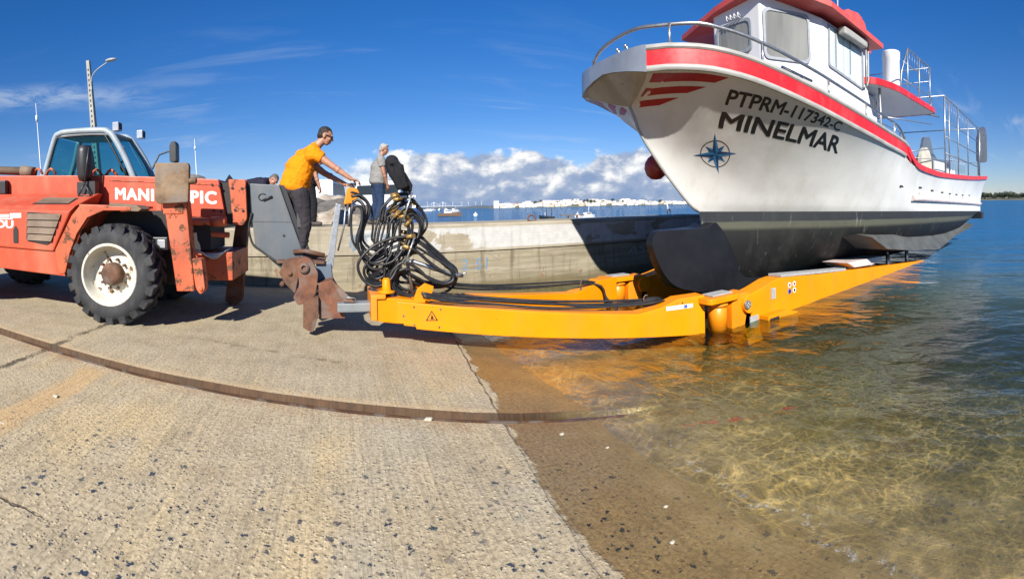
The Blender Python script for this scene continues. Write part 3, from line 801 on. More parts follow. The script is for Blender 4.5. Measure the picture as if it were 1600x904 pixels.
# bilge keels and keel shoe
M['bilge_grey'] = paint('bilge_keel_grey', (.075, .078, .073), .5, .2, .06, .3, 0, .05, 3, (.06, .06, .055), 5, .3)
for side in (-1, 1):
    bk = MB(); y1 = CY + side * 1.75; y0 = CY + side * .95
    pl = [(8.3, .78, .0), (8.9, .5, 1.), (10.5, .3, 1.), (12.6, .12, 1.), (14.2, .33, .7), (17.2, .52, .0)]
    up = [(8.1, .86), (9, .78), (10.5, .68), (12.6, .6), (14.4, .62), (17.4, .62)]
    vs = [(a, y1 - side * .05 * (1 - k), z) for a, z, k in pl] + [(a, CY + side * 1.45, z) for a, z in up] + [(a, y0, z - .02) for a, z, k in pl]
    n = 6; fs = []
    for i in range(n - 1): fs += [(i, i + 1, n + i + 1, n + i), (i + 1, i, 2 * n + i, 2 * n + i + 1), (n + i, n + i + 1, 2 * n + i + 1, 2 * n + i)]
    fs += [(0, n, 2 * n), (n - 1, 3 * n - 1, 2 * n - 1)]
    bk.faces(vs, fs); bk.build('bilge_keel', M['bilge_grey'], boat)

# bands round the gunwale: plan path from near quarter round the bow to the far quarter
def gpath():
    Xs = [XE - (XE - 3.72) * s ** 1 for s in [i / 90 for i in range(91)]]
    out = [(X, -bgun(X)) for X in Xs]
    front = [(3.665, -.68), (3.62, -.5), (3.6, -.25), (3.595, 0)]
    out += front; return out + [(a, -b) for a, b in front[:-1][::-1]] + [(X, bgun(X)) for X in Xs[::-1]]
GP = gpath()
def band(name, mat, lo, hi, out, sel, parent=None, rnd_=False):
    """strip with thickness following the gunwale; lo/hi measured down from the gunwale top"""
    m = MB(); pts = [p for p in GP if sel(*p)]; prev = None
    for i, (X, b) in enumerate(pts):
        j = GP.index((X, b)); a = Vector(GP[max(j - 1, 0)]); c_ = Vector(GP[min(j + 1, len(GP) - 1)])
        tn = (c_ - a).normalized(); nr = Vector((-tn.y, tn.x)) * -1      # outward
        if nr.y * b < 0 and abs(b) > .3: nr = -nr
        if abs(b) <= .3: nr = Vector((-1, 0))
        z = zgun(X); q = []
        l, h = (lo(X) if callable(lo) else lo), (hi(X) if callable(hi) else hi)
        prof = [(-.03, -l), (out * .6, -l), (out, -l - (h - l) * .3), (out, -h + (h - l) * .3), (out * .6, -h), (-.03, -h)] if rnd_ else [(-.03, -l), (out, -l), (out, -h), (-.03, -h)]
        for o_, dz in prof: q.append(m.bm.verts.new((X + nr.x * o_, CY + b + nr.y * o_, z + dz)))
        if prev:
            for k in range(len(q)):
                f = m.bm.faces.new((prev[k], prev[(k + 1) % len(q)], q[(k + 1) % len(q)], q[k]))
        else: m.bm.faces.new(q)
        prev = q
    m.bm.faces.new(prev[::-1])
    return m.build(name, mat, boat, smooth=40)
bowf = lambda X, b: X < 3.8 and abs(b) <= .84
for sd in (-1, 1):
    fwd = lambda X, b: b * sd >= .8 and X <= 9.75
    band('rubbing_strake', M['trim_grey'], -.01, .06, .045, fwd, None, True)
    band('red_band', M['boat_red'], .058, .262, .02, lambda X, b: b * sd >= .8 and X <= 9.9)
    band('rubbing_strake', M['trim_grey'], .26, .335, .045, lambda X, b: b * sd >= .8 and X <= 9.6, None, True)
    band('red_band', M['boat_red'], lambda X: .0, lambda X: .13 + .03 * fore(X), .035, lambda X, b: b * sd >= .8 and X >= 9.6)

# steel plate round the bow, shallow in the middle; under it a recess running back to the stem head
pm_ = MB(); prev = None
FR = [(X, b) for X, b in GP if bowf(X, b)]
pdep = lambda b: .19 + .15 * min(1, abs(b) / .8) ** 1.3
for X, b in FR:
    a_ = Vector((X - 4.6, b * 1.0)).normalized()
    z = zgun(X); q = [pm_.bm.verts.new((X + a_.x * o_, CY + b + a_.y * o_, z - dz)) for o_, dz in ((-.03, -.012), (.045, -.012), (.05, pdep(b) * .5), (.045, pdep(b)), (-.03, pdep(b)))]
    if prev:
        for k in range(5): pm_.bm.faces.new((prev[k], prev[(k + 1) % 5], q[(k + 1) % 5], q[k]))
    else: pm_.bm.faces.new(q)
    prev = q
pm_.bm.faces.new(prev[::-1]); pm_.build('bow_plate', M['bow_steel'], boat, smooth=40)
pk = MB(); A_ = Vector((4.02, CY, hz(4.02, .84)))
for (Xa, ba), (Xb, bb2) in zip(FR, FR[1:]):
    pk.faces([A_, (Xa, CY + ba, zgun(Xa) - pdep(ba) + .004), (Xb, CY + bb2, zgun(Xb) - pdep(bb2) + .004)], [(0, 1, 2)])
for ed in (ed0, ed1):
    for q0, q1 in zip(ed, ed[1:-1]): pk.faces([ed[-1], q0, q1], [(0, 1, 2)])
pk.build('anchor_recess', M['pocket'], boat)
st = MB(); st.tube([(sinterp(XS, z_) - .012, CY, hz(sinterp(XS, z_), z_)) for z_ in [i / 20 * .84 for i in range(21)]], .022, 6); st.build('stem_bar', M['trim_grey'], boat)
# decks and the inside of the bulwark
dk = MB(); Xd = [3.75 + .35 * i for i in range(44)]; V = []
for X in Xd: V.append([dk.bm.verts.new((X, CY + s * max(.02, hbu(X, .93) - .03), zgun(X) - .12 - .3 * fore(X)) if X > 3.95 else (X, CY + s * max(.3, bgun(X) - .3), zgun(X) - .2)) for s in (-1, -.5, 0, .5, 1)])
for A, B in zip(V, V[1:]):
    for k in range(4): dk.bm.faces.new((A[k], B[k], B[k + 1], A[k + 1]))
M['deck'] = paint('deck_paint', (.35, .36, .36), .6, .1, 0, .3)
dk.build('deck', M['deck'], boat)
# side strake and scuppers aft
for sd in (-1, 1):
    s_ = MB(); s_.tube([(X, hull_pt(X, 1.56 - .03 * (X - 10.3), sd)[0].y + sd * .02, 1.545 - .028 * (X - 10.3)) for X in [10.35 + .5 * i for i in range(18)]], .07, 10); s_.build('side_strake', M['white_pale'], boat)
for X, z in ((9.75, 1.81), (10.8, 1.8), (11.7, 1.74), (12.6, 1.7), (13.4, 1.67), (14.2, 1.65), (15.1, 1.64), (16.2, 1.64)):
    p, n_ = hull_pt(X, z); s_ = MB(); s_.box((X - .11, p.y - .006, z - .02), (X + .11, p.y + .05, z + .02)); s_.build('scupper', M['dark_void'], boat)
M['weep'] = plain('rust_weep', (.34, .24, .15), .6, 0, .3, 9)
for X, l in ((10.8, .34), (12.6, .26), (13.4, .42), (15.1, .3), (16.2, .38)):
    w_ = MB(); V = []
    for i in range(7):
        z = 1.69 - .02 * (X - 10) - l * i / 6; hw = .028 * (1 - i / 6) ** 1.4 + .003
        row = []
        for dx in (-hw, hw): p, n_ = hull_pt(X + dx + .01 * math.sin(i * 1.3 + X), z); row.append(w_.bm.verts.new(p + n_ * .0015))
        V.append(row)
    for a, b in zip(V, V[1:]): w_.bm.faces.new((a[0], a[1], b[1], b[0]))
    w_.build('rust_streak', M['weep'], boat)
s_ = MB(); s_.box((18.55, CY - 1.72, .72), (18.985, CY - 1.3, .98)); s_.build('trim_tab', M['black_plastic'], boat)

# ---- rails
def gin(X, side, ins=.12): return CY + side * (bgun(X) - ins)
rl = []
for X in [9.95, 9.7] + [9.4 - .3 * i for i in range(18)]: rl.append((X, gin(X, -1), zgun(X) + .3 * smoothstep(9.95, 9.6, X) + .02))
rl[0] = (9.98, gin(9.98, -1), 2.5)
rl += [(3.95, CY - .8, 3.86), (3.78, CY - .5, 3.87), (3.72, CY - .1, 3.85), (3.72, CY + .3, 3.8), (3.8, CY + .62, 3.72), (3.92, CY + .8, 3.56)]
rm = MB(); rm.tube(spline(rl, 4), .026, 10); rm.build('bow_rail', M['steel'], boat)
far = [(X, gin(X, 1), zgun(X) + .3) for X in [9.6 - .4 * i for i in range(12)]]
rm = MB(); rm.tube(spline(far, 3), .026, 8); rm.build('bow_rail', M['steel'], boat)
for X in (3.98, 5.18, 6.6, 7.85, 9.2):
    for side in (-1, 1):
        p = MB(); p.cyl((X, gin(X, side), zgun(X) - .05), (X, gin(X, side), zgun(X) + .31), .02, 8); p.build('stanchion', M['steel'], boat)
for y in (-.32, -.12):
    p = MB(); p.tube([(3.78, CY + y, 3.5), (3.78, CY + y, 3.62), (3.72, CY + y - .02, 3.67)], .018, 8); p.ball((3.71, CY + y - .02, 3.675), .026, 2); p.build('bow_roller', M['steel'], boat)
p = MB(); p.tube([(5.95, gin(5.95, -1, .3), 3.42), (5.95, gin(5.95, -1, .3), 3.5)], .02, 8); p.tube([(6.15, gin(6.15, -1, .3), 3.38), (6.15, gin(6.15, -1, .3), 3.46)], .02, 8); p.tube([(5.72, gin(5.72, -1, .3), 3.52), (6.4, gin(6.4, -1, .3), 3.43)], .024, 8); p.build('mooring_cleat', M['steel'], boat)

# ---- wheelhouse
FP = [(9.45, 4.45), (7.55, 4.45), (6.45, 5.05), (6.45, 6.15), (7.55, 6.75), (9.45, 6.75)]
wh = MB(); n = len(FP)
cen = Vector((8, 5.6))
def fp_at(z, off=0.):
    k = (z - 2.5) / 2.35           # leans forward a little towards the roof
    return [Vector((a - .1 * k * (1 if a < 8 else 0) + (0 if a < 9 else -.12 * k), b)) for a, b in FP]
lev = [2.5, 4.86]
Vv = [[wh.bm.verts.new((p.x, p.y, z + (.24 if z > 4 and p.x < 6.6 else 0))) for p in fp_at(z)] for z in lev]
for k in range(n): wh.bm.faces.new((Vv[0][k], Vv[0][(k + 1) % n], Vv[1][(k + 1) % n], Vv[1][k]))
wh.bm.faces.new(Vv[1])
wheelhouse = wh.build('wheelhouse', M['cab_white'], boat, bevel=.03)
# flared aft wings with the curved cut-out
for y in (4.45, 6.72):
    p = MB(); p.prism(roundpoly([(9.2, 4.6), (9.35, 4.6), (9.32, 4.3), (9.3, 4.0), (9.5, 3.55), (9.9, 2.9), (9.9, 2.5), (9.2, 2.5)], .12), y, y + .04); p.build('cabin_wing', M['cab_white'], boat)
p = MB(); p.box((9.46, 4.75, 2.4), (10.5, 6.5, 4.0)); p.build('after_cabin', M['cab_white'], boat, bevel=.03)
# red coaming line at the foot of the house
p = MB(); p.tube([(7.35, 4.46, 3.38), (7.58, 4.43, 3.33), (8.3, 4.43, 3.17), (9.2, 4.43, 2.98), (9.92, 4.42, 2.83)], .028, 6); p.build('coaming_stripe', M['boat_red'], boat)
M['glass_curtain'] = None
t = NT('curtained_glass'); Xo, Yo, Zo = t.sep()
fold = t.noise(1, 2, .5, t.comb(t.math('MULTIPLY', t.math('ADD', Xo, Yo), 9), 0., t.math('MULTIPLY', Zo, .6)))
c = t.ramp(fold, [(.3, (.24, .235, .2)), (.55, (.38, .37, .32)), (.75, (.44, .43, .38))])
M['curtain'] = t.set(t.mix(1, c, (.58, .58, .57), 'MULTIPLY'), .06, 0, None, .8, .5)
t = NT('pale_curtained_glass'); Xo, Yo, Zo = t.sep()
fold = t.noise(1, 2, .5, t.comb(t.math('MULTIPLY', Xo, 7), 0., t.math('MULTIPLY', Zo, .4)))
c = t.ramp(fold, [(.3, (.36, .42, .42)), (.55, (.55, .6, .58)), (.75, (.62, .66, .64))])
M['curtain2'] = t.set(c, .1, 0, None, .6)
M['frame_grey'] = plain('window_frame', (.25, .27, .3), .45)
def window(A, B, s0, s1, z0, z1, glass, skew=(0, 0), r=.12, lean=.043, mull=()):
    A, B = Vector(A), Vector(B); d = B - A
    nr = Vector((d.y, -d.x)).normalized()
    if nr.dot(Vector((A + B) / 2) - cen) < 0: nr = -nr
    def P(s, z, o): q = A + d * s; q = q + nr * o; return Vector((q.x - lean * (z - 2.5) * (1 if q.x < 8 else 0), q.y, z))
    L = d.length
    q = [(s0 * L, z0 + skew[0]), (s1 * L, z0 + skew[1]), (s1 * L, z1 + skew[1]), (s0 * L, z1 + skew[0])]
    inner = roundpoly(q, r, 5); c_ = Vector((sum(a for a, b in q) / 4, sum(b for a, b in q) / 4))
    outer = []
    for a, b in inner:
        v_ = Vector((a, b)) - c_; outer.append((a + .045 * (1 if v_.x > 0 else -1) * min(1, abs(v_.x) / .15), b + .045 * (1 if v_.y > 0 else -1) * min(1, abs(v_.y) / .15)))
    m = MB(); m_n = len(inner)
    ro = [[m.bm.verts.new(P(a / L, b, o)) for a, b in pl] for pl, o in ((outer, .0), (outer, .028), (inner, .028), (inner, .002))]
    for a, b in zip(ro, ro[1:]):
        for k in range(m_n): m.bm.faces.new((a[k], a[(k + 1) % m_n], b[(k + 1) % m_n], b[k]))
    for sx in mull:
        x = s0 + (s1 - s0) * sx
        m.faces([P(x - .012, z0 + .01 + skew[0], .02), P(x + .012, z0 + .01 + skew[0], .02), P(x + .012, z1 - .01 + skew[0], .02), P(x - .012, z1 - .01 + skew[0], .02)], [(0, 1, 2, 3)])
    f = m.build('window', M['frame_grey'], boat)
    m = MB(); m.faces([P(a / L, b, .012) for a, b in inner], [tuple(range(m_n))]); m.build('pane', glass, f)
window((6.45, 5.05), (7.55, 4.45), .08, .74, 4.03, 4.82, M['curtain'])
window((6.45, 6.15), (6.45, 5.05), .12, .8, 4.2, 4.7, M['curtain'])
window((7.55, 6.75), (6.45, 6.15), .25, .86, 4.1, 4.72, M['curtain'])
window((7.55, 4.45), (9.45, 4.45), .07, .78, 3.93, 4.66, M['curtain2'], (.14, -.02), .05, .0, (.18, .62))
window((9.45, 6.75), (7.55, 6.75), .22, .93, 3.93, 4.66, M['curtain2'], (0, 0), .05, .0, (.38, .82))
# roof with its forward visor
rf = MB()
EV = [(9.55, 4.15, 4.84), (7.3, 4.15, 4.95), (6.4, 4.62, 5.08), (6.16, 5.0, 5.1), (6.2, 5.5, 5.07), (6.24, 6.0, 5.0), (6.34, 6.6, 4.9), (6.5, 7.2, 4.86), (9.55, 7.1, 4.84)]
low = [rf.bm.verts.new(p) for p in EV]; mid_ = [rf.bm.verts.new((a, b, z + .1)) for a, b, z in EV]
top_ = [rf.bm.verts.new((8 + (a - 8) * .78, 5.6 + (b - 5.6) * .78, z + .3)) for a, b, z in EV]
n = len(EV)
for k in range(n):
    j = (k + 1) % n
    rf.bm.faces.new((low[k], low[j], mid_[j], mid_[k])); rf.bm.faces.new((mid_[k], mid_[j], top_[j], top_[k]))
rf.bm.faces.new(low); rf.bm.faces.new(top_)
roof = rf.build('roof', M['roof_red'], boat)
p = MB()
for y in (4.62, 6.5):
    p.prism(roundpoly([(8.5, 5.1), (8.75, 5.52), (9.3, 5.62), (9.62, 5.5), (9.95, 4.9), (9.4, 4.9)], .06), y, y + .08)
p.prism([(8.9, 5.5), (9.55, 5.54), (9.55, 5.62), (8.9, 5.58)], 4.66, 6.54)
p.build('roof_arch', M['roof_red'], boat, bevel=.01)
p = MB(); p.cyl((9.4, 5.2, 5.55), (9.4, 5.2, 6.9), .016, 6); p.build('mast', M['cab_white'], boat)
p = MB(); p.box((7.95, 4.24, 4.7), (8.95, 4.4, 4.84)); p.build('deck_light', M['trim_grey'], boat, bevel=.03)
p = MB(); p.tube([(9.2, 4.36, 4.85), (9.2, 4.36, 4.1), (9.16, 4.37, 3.98), (9.02, 4.4, 3.9)], .02, 6); p.tube([(9.1, 4.36, 4.85), (9.1, 4.36, 3.95)], .014, 6); p.build('drain_pipe', M['trim_grey'], boat)
p = MB(); p.box((7.1, 5.3, 5.15), (7.4, 5.5, 5.35)); p.box((7.15, 5.35, 5.0), (7.35, 5.45, 5.16)); p.build('search_light', M['black_plastic'], boat, bevel=.03)
p = MB()
for a in range(4): p.tube([(6.33, 5.45 + .09 * a, 4.80), (6.25, 5.45 + .09 * a, 4.84), (6.25, 5.45 + .09 * a, 4.78), (6.33, 5.45 + .09 * a, 4.76)], .012, 6)
p.build('horn', M['cab_white'], boat)
# crane drawing on the cabin side: a small brown emblem
M['emblem_brown'] = plain('emblem_ink', (.09, .07, .05), .7)
p = MB()
for path in ([(9.55, 3.56), (9.62, 3.72), (9.8, 3.74)], [(9.62, 3.72), (9.72, 3.52), (9.82, 3.5)], [(9.58, 3.62), (9.78, 3.6)], [(9.8, 3.74), (9.76, 3.52)]): p.tube([(a, 4.446, b) for a, b in path], .008, 4)
p.build('emblem', M['emblem_brown'], boat)

# ---- upper working deck aft of the house
ud = MB(); UD = roundpoly([(9.2, 4.3), (10.1, 4.1), (13.35, 4.15), (13.35, 7.05), (10.1, 7.1), (9.2, 6.9)], .3)
ud.prism(UD, 4.04, 4.1, axis='Z'); ud.build('upper_deck', M['cab_white'], boat)
p = MB(); m_n = len(UD)
c2 = Vector((11.3, 5.6)); ring_ = [[p.bm.verts.new((a + (a - c2.x) * f * .02, b + (b - c2.y) * f * .03, z)) for a, b in UD] for f, z in ((.0, 4.03), (1, 4.03), (1, 4.17), (0, 4.17))]
for a, b in zip(ring_, ring_[1:] + ring_[:1]):
    for k in range(m_n): p.bm.faces.new((a[k], a[(k + 1) % m_n], b[(k + 1) % m_n], b[k]))
p.build('deck_edge', M['boat_red'], boat)
p = MB(); p.lathe([(0, 4.1), (.25, 4.1), (.25, 5.5), (.262, 5.52), (.262, 5.72), (.235, 5.75), (0, 5.75)], (12.5, 5.2, 0), seg=28); p.build('funnel', M['cab_white'], boat, smooth=40)
p = MB()
for y in (4.3, 6.95):
    p.tube([(10.9, y, 4.1), (11.0, y, 4.7), (11.45, y, 5.42), (13.3, y, 5.4)], .022, 8)
    for X in (11.45, 12.35, 13.3): p.cyl((X, y, 4.1), (X, y, 5.41), .02, 6)
    for z in (4.55, 5.0): p.cyl((11.1, y, z), (13.3, y, z), .014, 6)
    for i in range(9): p.cyl((11.6 + .2 * i, y, 5.0), (11.6 + .2 * i, y, 5.4), .005, 4)
for z in (4.55, 5.0, 5.4): p.cyl((13.3, 4.3, z), (13.3, 6.95, z), .016, 6)
p.build('upper_rail', M['galv'], boat)
p = MB()
for y in (4.35, 6.9):
    p.cyl((13.3, y, 4.03), (14.3, y, 4.12), .03, 6); p.cyl((13.4, y, 4.15), (13.65, y, 4.55), .02, 6)
    p.cyl((9.85, y, 2.6), (9.75, y, 4.04), .03, 8)
p.cyl((10.2, 4.35, 3.45), (13.6, 4.35, 3.78), .016, 6)
p.build('deck_support', M['galv'], boat)

# ---- railed cage and net gallows aft
for y in (3.95, 7.25):
    p = MB(); X0, X1 = 13.62, 18.3
    zt = lambda X: 4.62 - .06 * (X - 13.6)
    zb = lambda X: zgun(X) + .03
    p.tube([(X0, y, zb(X0)), (X0, y, zt(X0)), (X1, y, zt(X1)), (X1, y, zb(X1))], .024, 8)
    for X in (14.1, 15.2, 16.6): p.cyl((X, y, zb(X)), (X, y, zt(X)), .022, 6)
    for z in (3.9, 3.4, 2.9): p.cyl((X0, y, z), (X1, y, z - .12), .018, 6)
    for i in range(22): p.cyl((X0 + .2 * i, y, 3.9), (X0 + .2 * i, y, zt(X0 + .2 * i)), .004, 4)
    for i in range(13): p.cyl((X0 + .2 * i, y, 2.4), (X0 + .2 * i, y, 2.92), .006, 4)
    p.build('cage_rail', M['galv'], boat)
p = MB(); p.cyl((18.3, 3.95, 4.3), (18.3, 7.25, 4.3), .022, 6); p.cyl((13.62, 3.95, 4.62), (13.62, 7.25, 4.62), .022, 6); p.cyl((18.8, 4.0, 2.4), (18.8, 4.0, 4.2), .03, 8); p.cyl((18.8, 7.2, 2.4), (18.8, 7.2, 4.2), .03, 8); p.cyl((10.2, 3.9, 2.62), (13.6, 3.95, 3.05), .014, 6); p.cyl((10.2, 3.9, 2.5), (18.8, 4.0, 2.95), .012, 6); p.build('cage_rail', M['galv'], boat)
p = MB()
bell = roundpoly([(15.6, 2.6), (15.75, 3.05), (16.1, 3.2), (16.4, 3.8), (17.1, 3.9), (17.5, 3.3), (18.1, 3.1), (20.0, 3.15), (20, 2.9), (18.2, 2.8)], .15)
p.prism(bell, 5.55, 5.65); p.build('net_gallows', M['galv'], boat)
p = MB(); p.prism(roundpoly([(4.15, 3.0), (4.15, 4.0), (4.0, 4.45), (3.75, 4.45), (3.7, 4.0), (3.7, 3.0)], .14), 18.86, 18.94, axis='X'); p.build('net_gallows', M['galv'], boat)
p = MB(); p.lathe([(0, -1.2), (.5, -1.2), (.5, -1.1), (.2, -1.05), (.2, 1.05), (.5, 1.1), (.5, 1.2), (0, 1.2)], (13.2, 5.6, 2.55), axis='Y', seg=24); p.build('net_drum', paint('winch_paint', (.5, .47, .38), .5, .1, .1, .3), boat, smooth=40)
p = MB(); p.box((14.4, 4.5, 2.2), (15.6, 6.2, 2.75)); p.box((16.2, 4.6, 2.2), (17.2, 5.2, 2.6)); p.build('fish_locker', M['cab_white'], boat, bevel=.03)

# ---- lettering, compass rose and speed stripes on the bow
M['ink'] = plain('black_lettering', (.012, .012, .014), .4, 0, .2)
def quadfn(BL, BR, TL, TR):
    BL, BR, TL, TR = map(Vector, (BL, BR, TL, TR))
    def fn(u, v):
        q = (BL * (1 - u) + BR * u) * (1 - v) + (TL * (1 - u) + TR * u) * v
        return hull_pt(q.x, q.y)
    return fn
text_on('lettering', 'PTPRM-117342-C', quadfn((4.86, 2.885), (6.9, 2.672), (4.765, 3.045), (6.82, 2.785)), M['ink'], boat, 0, 0, .98, 2, .002, .036)
text_on('lettering', 'MINELMAR', quadfn((5.01, 2.615), (7.226, 2.345), (4.905, 2.80), (7.08, 2.585)), M['ink'], boat, 0, 0, .98, 2, .002, .03)
M['rose_dark'] = plain('rose_dark_blue', (.012, .05, .13), .4); M['rose_light'] = plain('rose_light_blue', (.03, .17, .36), .4)
rose = MB()
def rp(a, r, o=.002):
    u, v = r * math.sin(a), r * math.cos(a)
    p, n_ = hull_pt(5.24 + .266 * u - .228 * v, 2.26 + .013 * u + .283 * v); return p + n_ * o
def star(r, a0, o):
    for k in range(4):
        a = a0 + k * math.pi / 2
        for sg, mi in ((1, 0), (-1, 1)):
            prev_a, prev_b = rp(a, .001, o), rp(a + sg * R(45), .2, o)
            for i in range(1, 7):
                f = i / 6
                na = rp(a, r * f, o); bb_ = Vector((0, 0))
                q0 = Vector((r * math.sin(a), r * math.cos(a))); q1 = Vector((.2 * math.sin(a + sg * R(45)), .2 * math.cos(a + sg * R(45))))
                m_ = q1.lerp(q0, f); nb = rp(math.atan2(m_.x, m_.y), m_.length, o)
                rose.faces([prev_a, na, nb, prev_b], [(0, 1, 2, 3)], mi); prev_a, prev_b = na, nb
star(.58, R(45), .002); star(1.0, 0, .003)
rose.build('compass_rose', [M['rose_light'], M['rose_dark']], boat)
rr = MB()
A_ = [(rp(2 * math.pi * k / 48, .63), rp(2 * math.pi * k / 48, .67)) for k in range(48)]
for k in range(48): rr.faces([A_[k][0], A_[k][1], A_[(k + 1) % 48][1], A_[(k + 1) % 48][0]], [(0, 1, 2, 3)])
rr.build('compass_ring', M['ink'], boat)
M['stripe_red'] = plain('dark_red_stripe', (.34, .015, .02), .4)
def flare(X, f, side, o=.003):
    def P(X, f): ze = .84 + .16 * f; return Vector((X, CY + side * hbu(X, ze), hz(X, ze)))
    n_ = (P(X + .02, f) - P(X, f)).cross(P(X, f + .05) - P(X, f)).normalized()
    if n_.z > 0: n_ = -n_
    return P(X, f) + n_ * o
for side in (-1, 1):
    for f1, f0, s1, s0_ in ((.93, .7, 4.62, 4.52), (.55, .32, 4.48, 4.36), (.17, -.08, 4.33, 4.22)):
        m = MB(); V = []
        for i in range(17):
            u = i / 16
            V.append([m.bm.verts.new(flare(4.02 - .30 * max(0, f) + .05 + (s_ - (4.02 - .30 * max(0, f) + .05)) * u ** 1.3, f, side)) for f, s_ in ((f1, s1), ((f0 + f1) / 2, (s1 + s0_) / 2), (f0, s0_))])
        for a, b in zip(V, V[1:]):
            for k in range(2): m.bm.faces.new((a[k], b[k], b[k + 1], a[k + 1]))
        m.build('bow_stripe', M['stripe_red'], boat)
# ---- things aboard or hung from the boat
fd_ = MB(); fd_.lathe([(0, -.24), (.1, -.225), (.19, -.15), (.235, -.02), (.225, .09), (.16, .2), (.07, .27), (.05, .33), (0, .34)], (5.95, 7.45, 2.24), seg=24)
M['buoy_red'] = plain('red_fender', (.4, .045, .03), .4, 0, .2, 5)
o = fd_.build('fender', [M['buoy_red']]); tag(o, 'round red fender hanging from the far side of the bow', 'fender'); base_at(o, (5.95, 7.45, 2.0))
lb = MB(); lb.tube([(12.6 + .3 * math.cos(a), 4.75 + .12 * math.sin(a), 4.33 + .16 * math.sin(a)) for a in [i * 2 * math.pi / 20 for i in range(20)]], .075, 10, closed=True)
o = lb.build('lifebuoy', plain('orange_buoy', (.65, .14, .05), .55)); tag(o, 'orange lifebuoy lying on the upper deck inside the rails', 'lifebuoy'); base_at(o, (12.6, 4.75, 4.11))
# ------------------------------------------------------------ yellow boat transporter
trl = thing('boat_transporter', 'yellow hydraulic boat transporter carrying the white fishing boat into the water', 'boat trailer', (.6, CY, -.05))
M['yellow'] = paint('machine_yellow', (.74, .24, .001), .42, .06, .03, .22, 0, .03, 2.2, (.4, .2, .05), 9, .2)
M['yellow_b'] = paint('machine_yellow_worn', (.7, .215, .002), .42, .06, .06, .15, 0, .04, 3, (.4, .27, .1))
M['pin_steel'] = plain('pin_steel', (.35, .37, .38), .35, .8)
M['plate_grey'] = plain('grey_plate', (.38, .38, .37), .55, .2)
M['white_sticker'] = plain('white_sticker', (.75, .75, .73), .4, 0, .05); M['blue_sticker'] = plain('blue_sticker', (.03, .08, .4), .4)
M['tow_grey'] = paint('tow_bar_grey', (.17, .19, .2), .5, .15, .15, .3)
def beamM(side):
    a = Vector((.62, CY + side * .3, 0)); b = Vector((4.33, CY + side * 1.2, 0)); d = (b - a).normalized()
    inn = Vector((-d.y, d.x, 0)); inn = inn if inn.y * side < 0 else -inn
    return Matrix(((d.x, inn.x, 0, a.x), (d.y, inn.y, 0, a.y), (0, 0, 1, 0), (0, 0, 0, 1)))
